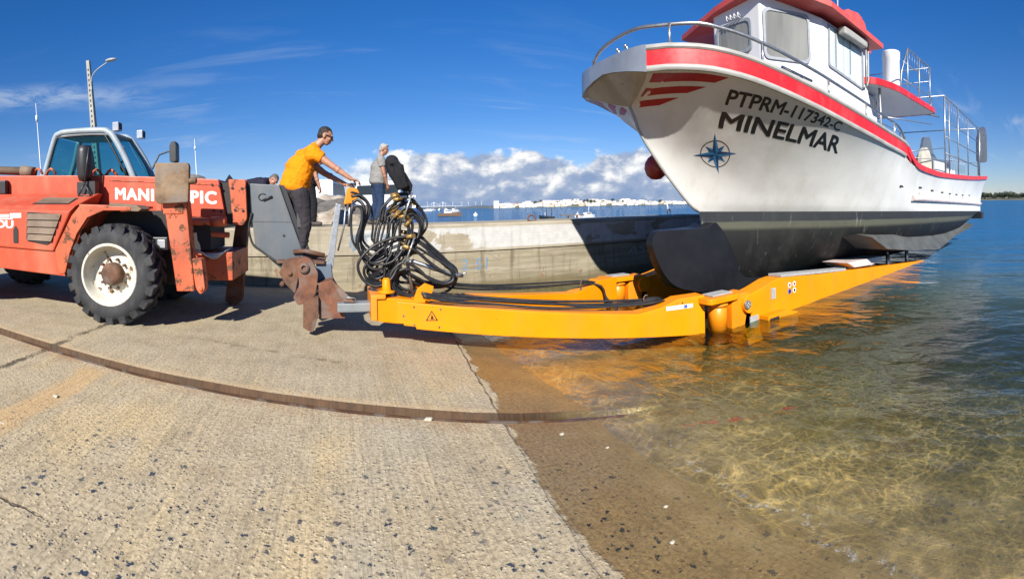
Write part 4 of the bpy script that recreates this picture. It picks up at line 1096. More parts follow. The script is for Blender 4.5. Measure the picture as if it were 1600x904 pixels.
for side in (-1, 1):
    B = beamM(side); m = MB()
    top = [(0, .465), (1.3, .335), (2.85, .165), (3.15, .21), (3.4, .295), (3.78, .3)]
    bot = [(3.78, -.215), (2.85, -.125), (1.3, .035), (.22, .15), (.22, .175), (.08, .19), (.08, .21), (0, .215)]
    m.prism(top + bot, 0, .24, M=B); beam = m.build('front_beam', M['yellow'], trl, bevel=.012)
    m = MB()
    for s_, z in ((.2, .40), (.5, .37), (.2, .2), (.48, .17), (.08, .3), (3.45, .24)): m.cyl(B @ Vector((s_, -.006, z)), B @ Vector((s_, .01, z)), .012, 8)
    m.cyl(B @ Vector((-.1, -.015, .33)), B @ Vector((-.1, .02, .33)), .03, 12)
    m.build('bolt', M['rust'], beam)
    m = MB(); m.prism([(.33, .245), (.47, .245), (.40, .36)], -.004, -.001, M=B); tri = m.build('warning_sticker', M['ink'], beam)
    m = MB(); m.prism([(.35, .255), (.45, .255), (.40, .343)], -.0055, -.0045, M=B); m.build('sticker_face', M['yellow'], tri)
    m = MB(); m.prism([(.385, .262), (.425, .262), (.405, .31), (.40, .325)], -.007, -.006, M=B); m.build('sticker_mark', M['ink'], tri)
    m = MB(); m.prism([(3.22, .165), (3.6, .165), (3.6, .215), (3.22, .215)], -.004, -.001, M=B); ms = m.build('maker_plate', M['white_sticker'], beam)
    m = MB(); m.prism([(3.47, .17), (3.52, .17), (3.52, .21), (3.47, .21)], -.006, -.005, M=B); m.build('flag_patch', M['blue_sticker'], ms)
    m = MB()
    for k in range(4): m.prism([(3.32 + .035 * k, .178), (3.342 + .035 * k, .178), (3.342 + .035 * k, .202), (3.32 + .035 * k, .202)], -.006, -.005, M=B)
    m.build('plate_mark', M['plate_grey'], ms)
    # hinge block: upright pin between two lugs, then the tilting eye
    y = CY + side * 1.2
    m = MB(); m.cyl((4.52, y, -.21), (4.52, y, .2), .13, 24); m.cyl((4.52, y, .13), (4.52, y, .17), .15, 24); m.build('hinge_pin', M['yellow_b'], trl)
    m = MB(); m.prism(roundpoly([(4.2, y - .19), (4.8, y - .19), (4.8, y + .19), (4.2, y + .19)], .1), .2, .275, axis='Z'); m.build('hinge_lug', M['yellow'], trl, bevel=.01)
    m = MB(); m.box((4.34, y - .1, .278), (4.72, y + .1, .3)); m.build('grease_plate', M['plate_grey'], trl, bevel=.006)
    m = MB(); m.prism(roundpoly([(4.66, -.26), (4.66, .12), (4.76, .24), (5.02, .27), (5.1, .15), (5.06, -.1), (5.02, -.26)], .06), y - .14, y + .14); m.build('tilt_block', M['yellow_b'], trl, bevel=.012)
    m = MB(); m.cyl((4.98, y - .2 , .1), (4.98, y + .2, .1), .135, 24); eye = m.build('tilt_eye', M['yellow'], trl, bevel=.01)
    m = MB(); m.cyl((4.9, y + side * .2, .1), (4.9, y + side * .225, .1), .06, 20); pin = m.build('pin_head', M['pin_steel'], eye)
    m = MB(); m.box((4.89, y + side * .226, .06), (4.91, y + side * .232, .14)); m.box((4.86, y + side * .226, .09), (4.94, y + side * .232, .11)); m.build('pin_slot', M['plate_grey'], pin)
    # rear arm that slides under the hull
    m = MB(); m.prism([(5.0, .2), (5.3, .255), (5.6, .33), (5.78, .345), (7.0, .235), (8.0, .16), (10.3, -.02), (12.5, -.195), (12.9, -.23), (12.9, -.3), (9.5, -.42), (7.0, -.4), (6.3, -.3), (6.1, -.45), (5.0, -.5), (4.9, -.2)], y - .14, y + .16); m.build('rear_arm', M['yellow'], trl, bevel=.012)
    m = MB(); m.prism([(5.82, .345), (7.9, .17), (7.9, .215), (5.82, .385)], y - .12, y + .14); m.build('slide_strip', M['plate_grey'], trl, bevel=.005)
    m = MB(); m.prism([(5.25, -.36), (5.25, -.12), (5.72, -.12), (6.0, -.2), (6.0, -.36)], y + side * .14, y + side * .3); m.build('foot_bracket', M['yellow'], trl, bevel=.01)
    m = MB(); m.box((5.28, y + side * .29, -.3), (5.5, y + side * .305, -.16)); m.build('bracket_slot', M['dark_void'], trl)
    m = MB(); m.box((5.02, y + side * .139, -.27), (5.2, y + side * .155, -.1)); m.build('inspection_plate', M['plate_grey'], trl)
    m = MB(); m.box((5.52, y + side * .139, .06), (5.62, y + side * .155, .22)); m.build('inspection_plate', M['plate_grey'], trl)
    for k, (X, z, mt) in enumerate(((6.0, .2, 'white_sticker'), (6.13, .2, 'white_sticker'), (6.0, .1, 'blue_sticker'), (6.13, .1, 'white_sticker'))):
        m = MB(); m.cyl((X, y + side * .138, z), (X, y + side * .144, z), .042, 16); s_ = m.build('round_sticker', M[mt], trl)
        m = MB(); m.cyl((X, y + side * .144, z), (X, y + side * .147, z), .024, 12); m.build('sticker_mark', M['boat_red'] if k < 2 else M['ink'], s_)
    # keel cradle pads and guide posts towards the tail
    m = MB(); m.prism([(8.3, .17), (9.1, .12), (9.7, .16), (9.6, .26), (8.0, .3)], y - side * .5, y + .1 * side); m.build('cradle_pad', M['white_pale'], trl, bevel=.02)
    for X in (10.2, 11.45):
        m = MB(); m.cyl((X, y, -.2), (X, y, .2), .05, 12); m.cyl((X, y, .2), (X, y, .3), .02, 8); m.build('guide_post', M['galv'], trl)
    # rods that carry the hoses along the beam
    for s_ in ((.32, 3.0) if side < 0 else (3.0,)):
        p0 = B @ Vector((s_, .2, interp(top, s_)))
        m = MB(); m.tube([p0, p0 + Vector((0, 0, .13)), p0 + Vector((.03, 0, .16)), p0 + Vector((.06, 0, .15))], .009, 6); m.cyl(p0 - Vector((0, 0, .01)), p0 + Vector((0, 0, .03)), .02, 8); m.build('hose_guide', M['rust'], trl)
# head of the V with its vertical pins
m = MB(); m.prism([(.35, .5), (.35, .3), (.42, .24), (.7, .2), (1.0, .18), (1.0, .44), (.62, .5)], CY - .3, CY + .3); m.build('tow_head', M['yellow'], trl, bevel=.012)
m = MB(); m.prism([(.33, .55), (.33, .26), (.4, .26), (.4, .5), (.5, .5), (.5, .55)], CY - .33, CY + .33); m.build('head_plate', M['yellow_b'], trl, bevel=.01)
for yy in (CY - .2, CY + .2):
    m = MB(); m.lathe([(0, .55), (.1, .55), (.1, .57), (.05, .58), (.045, .7), (.03, .72), (0, .72)], (.52, yy, 0), seg=20); m.build('head_pin', M['yellow'], trl)
m = MB(); m.prism([(.8, .44), (1.0, .44), (1.05, .62), (.95, .66), (.86, .6)], CY - .34, CY - .3); m.prism([(.8, .44), (1.0, .44), (1.05, .62), (.95, .66), (.86, .6)], CY + .1, CY + .14); m.box((.82, CY - .3, .44), (1.0, CY + .1, .48)); m.build('rack_bracket', M['yellow'], trl, bevel=.006)
m = MB(); m.box((-.05, CY - .09, .31), (.36, CY + .09, .42)); m.build('tow_bar', M['tow_grey'], trl, bevel=.02)
m = MB(); m.box((1.5, CY - .5, .14), (1.62, CY + .5, .26)); m.build('cross_tie', M['yellow'], trl, bevel=.01)
# control box on its flat-bar post
m = MB(); m.prism([(-.045, 1.6), (.02, 1.58), (-.08, .9), (-.1, .78), (-.19, .78)], 5.93, 5.98); m.build('control_post', M['galv'], trl, bevel=.006)
m = MB(); m.prism([(.05, 1.58), (.21, 1.6), (.25, 1.72), (.22, 1.78), (.1, 1.79)], 5.82, 6.0); cb = m.build('control_box', M['yellow_b'], trl, bevel=.012)
m = MB()
for k in range(4): m.tube([(.13 + .02 * k, 5.85 + .035 * k, 1.77), (.15 + .02 * k, 5.85 + .035 * k, 1.83)], .007, 6); m.ball((.15 + .02 * k, 5.85 + .035 * k, 1.835), .014, 2)
m.build('lever', M['black_plastic'], cb)
m = MB(); m.tube([(.13, 5.9, 1.59), (.11, 5.9, 1.3)], .016, 8); m.tube([(.08, 5.92, 1.59), (.05, 5.94, 1.3), (-.03, 5.95, 1.0)], .012, 8); m.build('control_rod', M['galv'], trl)
# hose rack
m = MB(); m.tube([(.86, CY, .46), (.8, CY, .86), (.84, CY, 1.2), (.8, CY, 1.4), (.84, CY, 1.72)], .022, 8); m.tube([(.8, CY, .85), (.86, CY, .88), (1.36, CY - .02, .69), (1.48, CY - .02, .68)], .026, 8); m.tube([(1.42, CY - .02, .69), (1.5, CY - .1, .72)], .012, 6); m.build('hose_rack', M['galv'], trl)
for (a, b) in (((.85, 1.7), (.73, 1.36)), ((.87, 1.18), (.74, .85))):
    m = MB()
    for y in (CY - .16, CY + .12): m.tube([(a[0], y, a[1]), (b[0], y, b[1])], .013, 6)
    m.build('hose_clamp', M['galv'], trl)
m = MB()
for z in (1.64, 1.52): m.box((.82, CY - .09, z), (.9, CY - .06, z + .03))
m.build('fitting_tag', M['white_sticker'], trl)
M['hose'] = plain('hydraulic_hose', (.014, .014, .0145), .45, 0, .5, 14, .1)
r2 = random.Random(3)
def hose(pts, n, sp, ysp, r=.017, fit=None):
    """n parallel hoses, each a part"""
    for k in range(n):
        q = []
        c0 = Vector((sum(p[0] for p in pts) / len(pts), sum(p[1] for p in pts) / len(pts)))
        off = (k - (n - 1) / 2)
        for i, p in enumerate(pts):
            y = p[2] if len(p) > 2 else CY - .02
            a = Vector(pts[min(i + 1, len(pts) - 1)][:2]) - Vector(pts[max(i - 1, 0)][:2])
            nn = Vector((-a.y, a.x)).normalized() if a.length > 0 else Vector((0, 1))
            w = sp * off * (1 + .6 * math.sin(i * .9 + k * 1.7)) + r2.uniform(-.014, .014)
            q.append((p[0] + nn.x * w, y + ysp * off + r2.uniform(-.015, .015), p[1] + nn.y * w))
        m = MB(); m.tube(spline(q, 6), r * (.78 + .3 * r2.random()), 8); h = m.build('hose', M['hose'], trl)
        if fit:
            for f in fit:
                a, b = Vector(q[f]), Vector(q[f + 1] if f + 1 < len(q) else q[f - 1]); d = (b - a).normalized()
                m = MB(); m.cyl(a - d * .06, a + d * .05, r * 1.35, 8); m.cyl(a - d * .02, a + d * .01, r * 1.7, 6); m.build('fitting', M['brass'], h)
A = [(.15, 1.62), (.23, 1.63), (.3, 1.53), (.27, 1.34), (.23, 1.15), (.29, 1.0), (.4, .92), (.53, .97), (.61, 1.12), (.65, 1.33), (.73, 1.45), (.86, 1.48)]
Bp = [(.84, 1.5), (.94, 1.42), (.98, 1.31), (.93, 1.16), (.82, 1.01), (.68, .95)]
Cp = [(.84, 1.1), (.62, 1.05), (.43, .95), (.3, .83), (.31, .73), (.41, .66), (.53, .72), (.6, .88), (.66, 1.0)]
Dp = [(.79, 1.12), (.93, 1.11), (1.12, .95), (1.28, .82), (1.38, .71), (1.33, .61), (1.19, .57), (1.0, .62), (.85, .72), (.73, .77), (.66, .72), (.65, .61), (.74, .53), (.96, .49)]
Ep = [(.5, 1.36), (.52, 1.49), (.57, 1.58), (.68, 1.66), (.82, 1.67)]
hose(A, 7, .034, .04, .017, [10]); hose(Bp, 6, .032, .04, .016, [0]); hose(Cp, 6, .034, .05, .018, [0]); hose(Dp, 6, .03, .05, .018, [0]); hose(Ep, 3, .03, .05, .016, [3])
hose([(.66, .97), (.6, .85), (.585, .64), (.57, .55), (.58, .44)], 4, .035, .06, .02)
hose([(.5, .95), (.46, 1.1), (.5, 1.3), (.56, 1.4), (.66, 1.47), (.82, 1.57)], 4, .03, .06, .016, [4])
hose([(.9, .55, 5.22), (1.19, .5, 5.22), (1.62, .44, 5.18), (2.3, .355, 5.06), (2.93, .28, 4.94), (3.53, .25, 4.82), (3.85, .26, 4.78), (4.15, .1, 4.95)], 4, .014, .05, .017)
hose([(1.3, .58, 5.7), (1.5, .44, 6.4), (2.07, .36, 6.5), (2.78, .31, 6.5), (3.32, .3, 6.5), (3.72, .28, 6.5), (3.96, .2, 6.45), (4.04, .0, 6.4), (4.19, -.16, 6.3)], 3, .018, .04, .017)
# ------------------------------------------------------------ old red telescopic handler
th = thing('telehandler', 'worn orange-red telescopic handler with grey-framed cab and big black tyres', 'telehandler', (-4.2, 6.45, .1))
RED = (.52, .075, .026)
M['th_red'] = paint('handler_red', (.49, .066, .024), .5, .16, .1, .6, 0, .05, 1.6, (.36, .15, .085), 3.)
M['th_red2'] = paint('handler_red_worn', (.5, .09, .03), .55, .18, .5, .4, 0, .08, 2.5, (.3, .15, .09), 7.)
M['th_pad'] = rusty('pad_tan', (.1, .055, .03), (.3, .21, .125), .75, 5)
M['th_grey'] = paint('cab_grey', (.27, .33, .37), .45, .1, .06, .25)
M['nose_grey'] = paint('boom_nose_grey', (.085, .1, .115), .5, .12, .14, .5, 0, .05, 1.8, (.15, .14, .125), 6)
M['tyre'] = paint('tyre_rubber', (.03, .031, .034), .75, .25, 0, .35, 0, .12, 5, (.1, .095, .085), 5, .3)
M['rim'] = paint('rim_cream', (.6, .57, .47), .5, .1, .32, .3, 0, .05, 4, (.4, .3, .17), 6.)
M['white_let'] = paint('white_lettering', (.75, .74, .7), .5, .05, .0, .2)
M['louvre'] = paint('louvre_brown', (.17, .115, .075), .7, .2, .2, .4)
M['lens'] = plain('lamp_lens', (.45, .47, .5), .12, .3)
t = NT('teal_cab_glass'); t.t.nodes.remove(t.b)
tr = t.n('ShaderNodeBsdfTransparent'); tr.inputs[0].default_value = (.3, .62, .66, 1)
gl = t.n('ShaderNodeBsdfGlossy'); gl.inputs['Roughness'].default_value = .03
fr = t.n('ShaderNodeFresnel'); fr.inputs[0].default_value = 1.5
mx = t.n('ShaderNodeMixShader'); t.l(t.math('MINIMUM', fr.outputs[0], .5), mx.inputs[0]); t.l(tr.outputs[0], mx.inputs[1]); t.l(gl.outputs[0], mx.inputs[2]); t.l(mx.outputs[0], t.out.inputs[0])
M['cab_glass'] = t.m

def wheel(c, side, rot=0.):
    """side -1: outer face towards -Y"""
    cx, cy, cz = c; s = side
    m = MB(); W_ = .44
    prof = [(.36, .02), (.40, .0), (.47, -.012), (.54, -.006), (.585, .03), (.605, .08), (.605, W_ - .08), (.585, W_ - .03), (.54, W_ + .006), (.47, W_ + .012), (.40, W_), (.36, W_ - .02)]
    m.lathe([(r, -s * 0 + (h if s < 0 else W_ - h) - (0 if s < 0 else 0)) for r, h in prof], (cx, cy if s < 0 else cy - W_, cz), 'Y', 48)
    y0 = cy if s < 0 else cy - W_
    for half in (0, 1):
        for k in range(20):
            a0 = 2 * math.pi * (k + .5 * half) / 20 + rot
            V = []
            steps = 5
            for i in range(steps + 1):
                u = i / steps
                yy = (.004 + u * (W_ * .5 + .02)) if half == 0 else (W_ - .004 - u * (W_ * .5 + .02))
                da = .28 * u ** 1.1; wdt = .062 + .03 * (1 - u)
                ro = .652 if u > .12 else .63; ri = .55 if u < .15 else .595
                for dd, rr in ((-wdt, ri), (-wdt * .8, ro), (wdt * .8, ro), (wdt, ri)):
                    a = a0 + da + dd
                    V.append((cx + rr * math.cos(a), y0 + yy, cz + rr * math.sin(a)))
            fs = []
            for i in range(steps):
                for q in range(3): fs.append((4 * i + q, 4 * i + q + 1, 4 * i + q + 5, 4 * i + q + 4))
            fs += [(0, 1, 2, 3), (4 * steps + 3, 4 * steps + 2, 4 * steps + 1, 4 * steps)]
            m.faces(V, fs)
            # shoulder block down the sidewall
            yb = -.004 if half == 0 else W_ + .004; yi = .05 if half == 0 else W_ - .05
            V = []
            for dd in (-.075, .075):
                for rr, yy in ((.53, yb), (.635, yb + (.012 if half == 0 else -.012)), (.635, yi), (.53, yi)):
                    a = a0 + dd + (.0 if rr < .6 else .02); V.append((cx + rr * math.cos(a), y0 + yy, cz + rr * math.sin(a)))
            m.faces(V, [(0, 1, 2, 3), (7, 6, 5, 4), (0, 4, 5, 1), (1, 5, 6, 2), (2, 6, 7, 3)])
    wh_ = bpy.data.objects.new('wheel', None); COL.objects.link(wh_); wh_.parent = th; wh_.empty_display_size = .2
    m.build('tyre', M['tyre'], wh_, smooth=35)
    m = MB(); f = lambda h: (h if s < 0 else W_ - h)
    m.lathe([(r, f(h)) for r, h in [(.405, .0), (.395, -.012), (.372, -.01), (.36, .02), (.345, .06), (.335, .13), (.31, .17), (.24, .18), (.2, .165), (.0, .165)]], (cx, y0, cz), 'Y', 40); m.build('rim', M['rim'], wh_, smooth=50)
    m = MB(); m.lathe([(r, f(h)) for r, h in [(.15, .17), (.15, .08), (.13, .05), (.1, .035), (.06, .03), (.0, .03)]], (cx, y0, cz), 'Y', 28); m.build('hub', M['rust'], wh_, smooth=40)
    m = MB()
    for k in range(10):
        a = 2 * math.pi * k / 10; p = Vector((cx + .195 * math.cos(a), y0 + f(.165), cz + .195 * math.sin(a))); m.cyl(p, p + Vector((0, -.05 if s < 0 else .05, 0)), .02, 6)
    m.build('wheel_nut', M['rust'], wh_)
wheel((-2.85, 5.3, .735), -1); wheel((-5.72, 5.3, .81), -1, .1); wheel((-2.85, 7.62, .735), 1); wheel((-5.72, 7.62, .81), 1)

# chassis and engine pod
m = MB(); m.prism([(-7.2, .8), (-3.62, .655), (-3.74, 1.0), (-3.9, 1.05), (-7.2, 1.15)], 5.47, 5.62); m.prism([(-7.2, .8), (-2.2, .62), (-1.9, .9), (-2.2, 1.3), (-7.2, 1.35)], 6.1, 6.75); m.build('chassis', M['th_red'], th, bevel=.015)
m = MB(); m.box((-7.3, 5.6, .85), (-6.5, 7.4, 1.6)); m.build('counterweight', M['th_red'], th, bevel=.06)
m = MB()
sec = [(5.44, 1.0), (5.44, 1.56), (5.52, 1.63), (6.02, 1.82), (6.14, 1.82), (6.14, 1.0)]
fx = lambda z: -3.80 + (z - 1.0) * .52
vs = [(-7.0, y, z + .1) for y, z in sec] + [(fx(z), y, z) for y, z in sec]; n = len(sec)
m.faces(vs, [tuple(range(n))[::-1], tuple(range(n, 2 * n))] + [(k, (k + 1) % n, (k + 1) % n + n, k + n) for k in range(n)])
pod = m.build('engine_pod', M['th_red'], th, bevel=.02)
def podz(X): return .1 * (-3.6 - X) / 3.4
m = MB(); m.prism(roundpoly([(-4.25, 1.56), (-3.66, 1.52), (-3.82, 1.14), (-3.9, 1.09), (-4.27, 1.14)], .03), 5.425, 5.45); gr = m.build('grille_frame', M['dark_void'], pod)
for k in range(4):
    z0 = 1.15 + .1 * k; xr = -3.86 + .19 * (z0 - 1.1) / .42 + .02
    m = MB(); m.faces([(-4.24, 5.425, z0 + .085), (xr + .03, 5.425, z0 + .075), (xr, 5.405, z0 - .01), (-4.24, 5.405, z0), (-4.24, 5.43, z0), (xr, 5.43, z0 - .01)], [(0, 1, 2, 3), (3, 2, 5, 4)]); m.build('louvre', M['louvre'], gr)
def podtop(X, f, o=.006):
    y = 5.52 + .5 * f; z = 1.63 + .19 * f + podz(X); return (X, y - .3 * o, z + o)
m = MB(); m.faces([podtop(-4.28, .12), podtop(-3.62, .12), podtop(-3.6, .62), podtop(-4.2, .62)], [(0, 1, 2, 3)]); m.build('top_grille', M['dark_void'], pod)
for k in range(3): m = MB(); f0 = .18 + .15 * k; m.faces([podtop(-4.24, f0, .012), podtop(-3.64, f0, .012), podtop(-3.63, f0 + .1, .02), podtop(-4.2, f0 + .1, .02)], [(0, 1, 2, 3)]); m.build('louvre', M['louvre'], pod)
m = MB(); m.prism(roundpoly([(-4.52, 1.1), (-4.43, 1.1), (-4.43, 1.3), (-4.475, 1.36), (-4.52, 1.3)], .015), 5.43, 5.45); m.build('latch_slot', M['dark_void'], pod)
fnp = lambda x0, x1, z0, z1: (lambda u, v: (Vector((x0 + (x1 - x0) * u, 5.44, z0 + (z1 - z0) * v + podz(x0 + (x1 - x0) * u) * .8)), Vector((0, -1, 0))))
text_on('lettering', 'maniTOU', fnp(-5.45, -4.53, 1.3, 1.41), M['white_let'], pod, 0, 0, .95, 0, .0015, .05)
m = MB(); m.box((-5.45, 5.435, 1.452), (-4.53, 5.4375, 1.466)); m.box((-4.83, 5.435, 1.478), (-4.61, 5.4375, 1.53)); m.box((-4.59, 5.435, 1.475), (-4.37, 5.4375, 1.545)); m.build('decal_bar', M['white_let'], pod)
# mudguard over the front wheel
m = MB()
m.prism([(-3.78, 1.02), (-3.5, 1.5), (-3.36, 1.64), (-2.6, 1.6), (-2.6, 1.555), (-3.0, 1.56), (-3.25, 1.47), (-3.42, 1.25), (-3.54, .98), (-3.62, .7), (-3.72, .68)], 5.46, 5.5)
m.prism([(-3.4, 1.655), (-2.55, 1.61), (-2.55, 1.58), (-3.4, 1.62)], 5.5, 6.1)
m.prism([(-3.62, .7), (-3.5, 1.0), (-3.36, 1.3), (-3.2, 1.5), (-3.0, 1.58), (-3.0, 1.62), (-3.3, 1.6), (-3.46, 1.36), (-3.6, 1.0), (-3.7, .7)], 5.5, 6.1)
m.build('mudguard', M['th_red2'], th, bevel=.008)
m = MB(); m.prism([(-2.92, 1.66), (-2.52, 1.62), (-2.45, 1.57), (-2.5, 1.54), (-2.9, 1.56)], 5.47, 5.78); m.build('step_plate', M['louvre'], th, bevel=.008)
m = MB(); m.box((-3.45, 5.95, .55), (-2.2, 6.2, 1.55)); m.box((-3.2, 5.75, .5), (-2.45, 7.2, 1.0)); m.box((-2.3, 6.2, 1.0), (-1.75, 7.0, 1.36)); m.build('axle_housing', M['dark_void'], th)
m = MB(); m.prism([(-2.5, 1.0), (-2.5, 1.5), (-2.42, 1.62), (-2.34, 1.5), (-2.3, 1.0)], 5.98, 6.04); m.prism([(-2.46, 1.55), (-2.44, 1.9), (-2.4, 1.9), (-2.38, 1.55)], 5.99, 6.01); m.build('lever_plate', M['th_red2'], th, bevel=.006)
m = MB(); m.box((-2.52, 5.72, 1.03), (-2.2, 5.86, 1.2)); hl = m.build('headlight', M['black_plastic'], th, bevel=.015)
for X in (-2.44, -2.28): m = MB(); m.box((X - .055, 5.7, 1.06), (X + .055, 5.722, 1.17)); m.build('lens', M['lens'], hl, bevel=.01)
# front frame between the stabilisers
m = MB(); m.prism([(-1.95, .97), (-1.45, .97), (-1.45, .59), (-1.95, .58)], 6.2, 7.3); m.build('front_frame', M['th_red2'], th, bevel=.01)
m = MB(); m.cyl((-2.5, 6.08, 1.4), (-1.52, 6.08, 1.39), .055, 14); m.cyl((-1.7, 6.08, 1.39), (-1.5, 6.08, 1.39), .07, 14); m.cyl((-2.3, 6.25, 1.25), (-1.5, 6.25, 1.2), .04, 10); m.build('tilt_cylinder', M['th_red2'], th)
m = MB()
for k in range(4): m.tube(spline([(-2.1, 6.15, .99), (-1.9, 6.12 - .03 * k, .97 + .015 * k), (-1.7, 6.15, .95 - .02 * k), (-1.55, 6.18, .98), (-1.5, 6.3, 1.02)], 5), .012, 6)
m.build('hose', M['galv'], th)
def stabiliser(y0, y1, dx, dz, pad):
    m = MB(); m.prism([(-2.16 + dx, 1.66 + dz), (-1.86 + dx, 1.66 + dz), (-1.77 + dx, .55 + dz), (-2.0 + dx, .54 + dz)], y0, y1)
    m.prism([(-2.18 + dx, 1.7 + dz), (-1.9 + dx, 1.7 + dz), (-1.9 + dx, 1.5 + dz), (-2.16 + dx, 1.5 + dz)], y0 - .012, y1 + .012)
    st_ = m.build('stabiliser_leg', M['th_red2'], th, bevel=.012)
    if pad:
        m = MB(); m.prism(roundpoly([(-2.23, 2.14), (-1.80, 2.12), (-1.78, 2.08), (-1.80, 1.64), (-2.2, 1.63), (-2.24, 1.68)], .03), y0 - .1, y0 - .03); m.box((-2.1, y0 - .03, 1.7), (-1.9, y1, 1.95)); m.cyl((-1.82, y0 - .06, 1.9), (-1.7, y0 - .06, 1.9), .04, 10); m.build('foot_pad', M['th_pad'], st_, bevel=.012)
    m = MB(); m.prism(roundpoly([(-1.82 + dx, .95 + dz), (-1.68 + dx, .95 + dz), (-1.64 + dx, .58 + dz), (-1.7 + dx, .5 + dz), (-1.76 + dx, .58 + dz)], .04), y0 + .02, y1 - .02); m.cyl((-1.7 + dx, y0, .58 + dz), (-1.7 + dx, y1, .58 + dz), .03, 12); m.build('ram', M['th_red2'], st_, bevel=.01)
stabiliser(5.5, 5.7, 0, 0, True)
m = MB(); m.prism([(-1.62, 1.36), (-1.42, 1.36), (-1.55, .12), (-1.7, .06), (-1.82, .12)], 7.2, 7.36); m.cyl((-1.68, 7.18, .12), (-1.68, 7.38, .12), .07, 14); m.build('stabiliser_leg', M['rust_red'], th, bevel=.012)

# boom
m = MB(); m.prism([(-8.2, 2.40), (-5.42, 2.21), (-3.2, 2.085), (-1.63, 1.965), (-1.54, 1.43), (-3.2, 1.52), (-5.4, 1.66), (-8.2, 1.85)], 6.22, 6.66); boom = m.build('boom', M['th_red'], th, bevel=.014)
def bz(X, f): return (2.085 - .0765 * (X + 3.2)) - f * .55
m = MB(); m.prism([(-3.3, bz(-3.3, .13)), (-1.66, bz(-1.66, .13)), (-1.66, bz(-1.66, .15)), (-3.3, bz(-3.3, .15))], 6.21, 6.225); m.build('stiffener', M['th_red2'], boom, bevel=.003)
m = MB()
for X, f in ((-1.72, .14), (-1.62, .16), (-1.70, .78), (-1.6, .8)): m.cyl((X, 6.2, bz(X, f)), (X, 6.215, bz(X, f)), .016, 8)
m.build('bolt_hole', M['dark_void'], boom)
text_on('lettering', 'MANISCOPIC', lambda u, v: (Vector((-3.2 + 1.53 * u, 6.22, 1.735 - .105 * u + .165 * v)), Vector((0, -1, 0))), M['white_let'], boom, 0, 0, 1.12, 0, .0015, .05)
for X in (-4.77, -4.5, -3.63, -3.37):
    m = MB(); m.tube([(X - .1, 6.4, bz(X, 0)), (X - .05, 6.4, bz(X, 0) + .07), (X, 6.4, bz(X, 0) + .1), (X + .05, 6.4, bz(X, 0) + .07), (X + .1, 6.4, bz(X, 0))], .022, 6); m.build('lifting_eye', M['th_red2'], boom)
m = MB(); m.cyl((-8, 6.4, 2.56), (-5.0, 6.4, 2.27), .075, 12); m.cyl((-5.1, 6.4, 2.29), (-4.85, 6.4, 2.24), .095, 14); m.build('boom_cylinder', M['louvre'], boom)
m = MB(); m.box((-7.2, 6.1, 1.88), (-5.25, 6.21, 2.12)); m.build('boom_cover', M['black_plastic'], boom, bevel=.02)
m = MB(); m.prism([(-1.64, 1.93), (-1.2, 1.9), (-1.2, 1.3), (-1.58, 1.36)], 6.3, 6.6); m.build('inner_boom', M['dark_void'], boom)
m = MB(); m.prism(roundpoly([(-1.49, 1.96), (-1.25, 1.95), (-1.24, 1.42), (-1.3, 1.33), (-1.44, 1.35), (-1.46, 1.7)], .03), 6.2, 6.28); m.prism([(-1.49, 1.96), (-1.25, 1.95), (-1.24, 1.9), (-1.48, 1.9)], 6.28, 6.62); cl = m.build('boom_collar', M['th_red2'], boom, bevel=.008)
m = MB()
for X, z in ((-1.43, 1.84), (-1.3, 1.83), (-1.4, 1.54), (-1.29, 1.53)): m.cyl((X, 6.185, z), (X, 6.205, z), .018, 8)
m.build('bolt_hole', M['dark_void'], cl)
# grey nose of the boom bent down to the carriage
m = MB(); m.prism([(-1.15, 1.88), (-.77, 1.85), (-.62, 1.4), (-.47, .95), (-.5, .78), (-.78, .78), (-1.1, 1.08), (-1.13, 1.4)], 6.0, 6.3); nose = m.build('boom_nose', M['nose_grey'], th, bevel=.01)
m = MB(); m.prism([(-.775, 1.86), (-.7, 1.84), (-.56, 1.42), (-.4, .98), (-.42, .8), (-.5, .78), (-.47, .95), (-.62, 1.4)], 6.04, 6.26); m.build('nose_edge', M['black_plastic'], nose)
m = MB(); m.tube([(-.99 + .05 * math.cos(a), 5.995, 1.70 + .045 * math.sin(a)) for a in [i * math.pi * 1.3 / 9 + .7 for i in range(10)]], .008, 5); m.tube([(-.98, 5.99, 1.66), (-.86, 5.99, 1.705)], .016, 6); m.build('nose_latch', M['black_plastic'], nose)
m = MB(); m.prism([(-1.13, 1.385), (-.615, 1.37), (-.613, 1.378), (-1.13, 1.393)], 5.993, 6.0); m.build('weld_seam', M['nose_grey'], nose)
m = MB(); m.cyl((-.72, 5.99, 1.2), (-.72, 6.005, 1.2), .016, 8); m.build('bolt_hole', M['dark_void'], nose)
m = MB(); m.tube(spline([(-1.13, 5.98, 1.5), (-1.17, 5.97, 1.3), (-1.12, 5.96, 1.1), (-1.0, 5.95, 1.0), (-.85, 5.93, .9), (-.75, 5.92, .84)], 6), .014, 8); m.build('hose', M['hose'], nose)
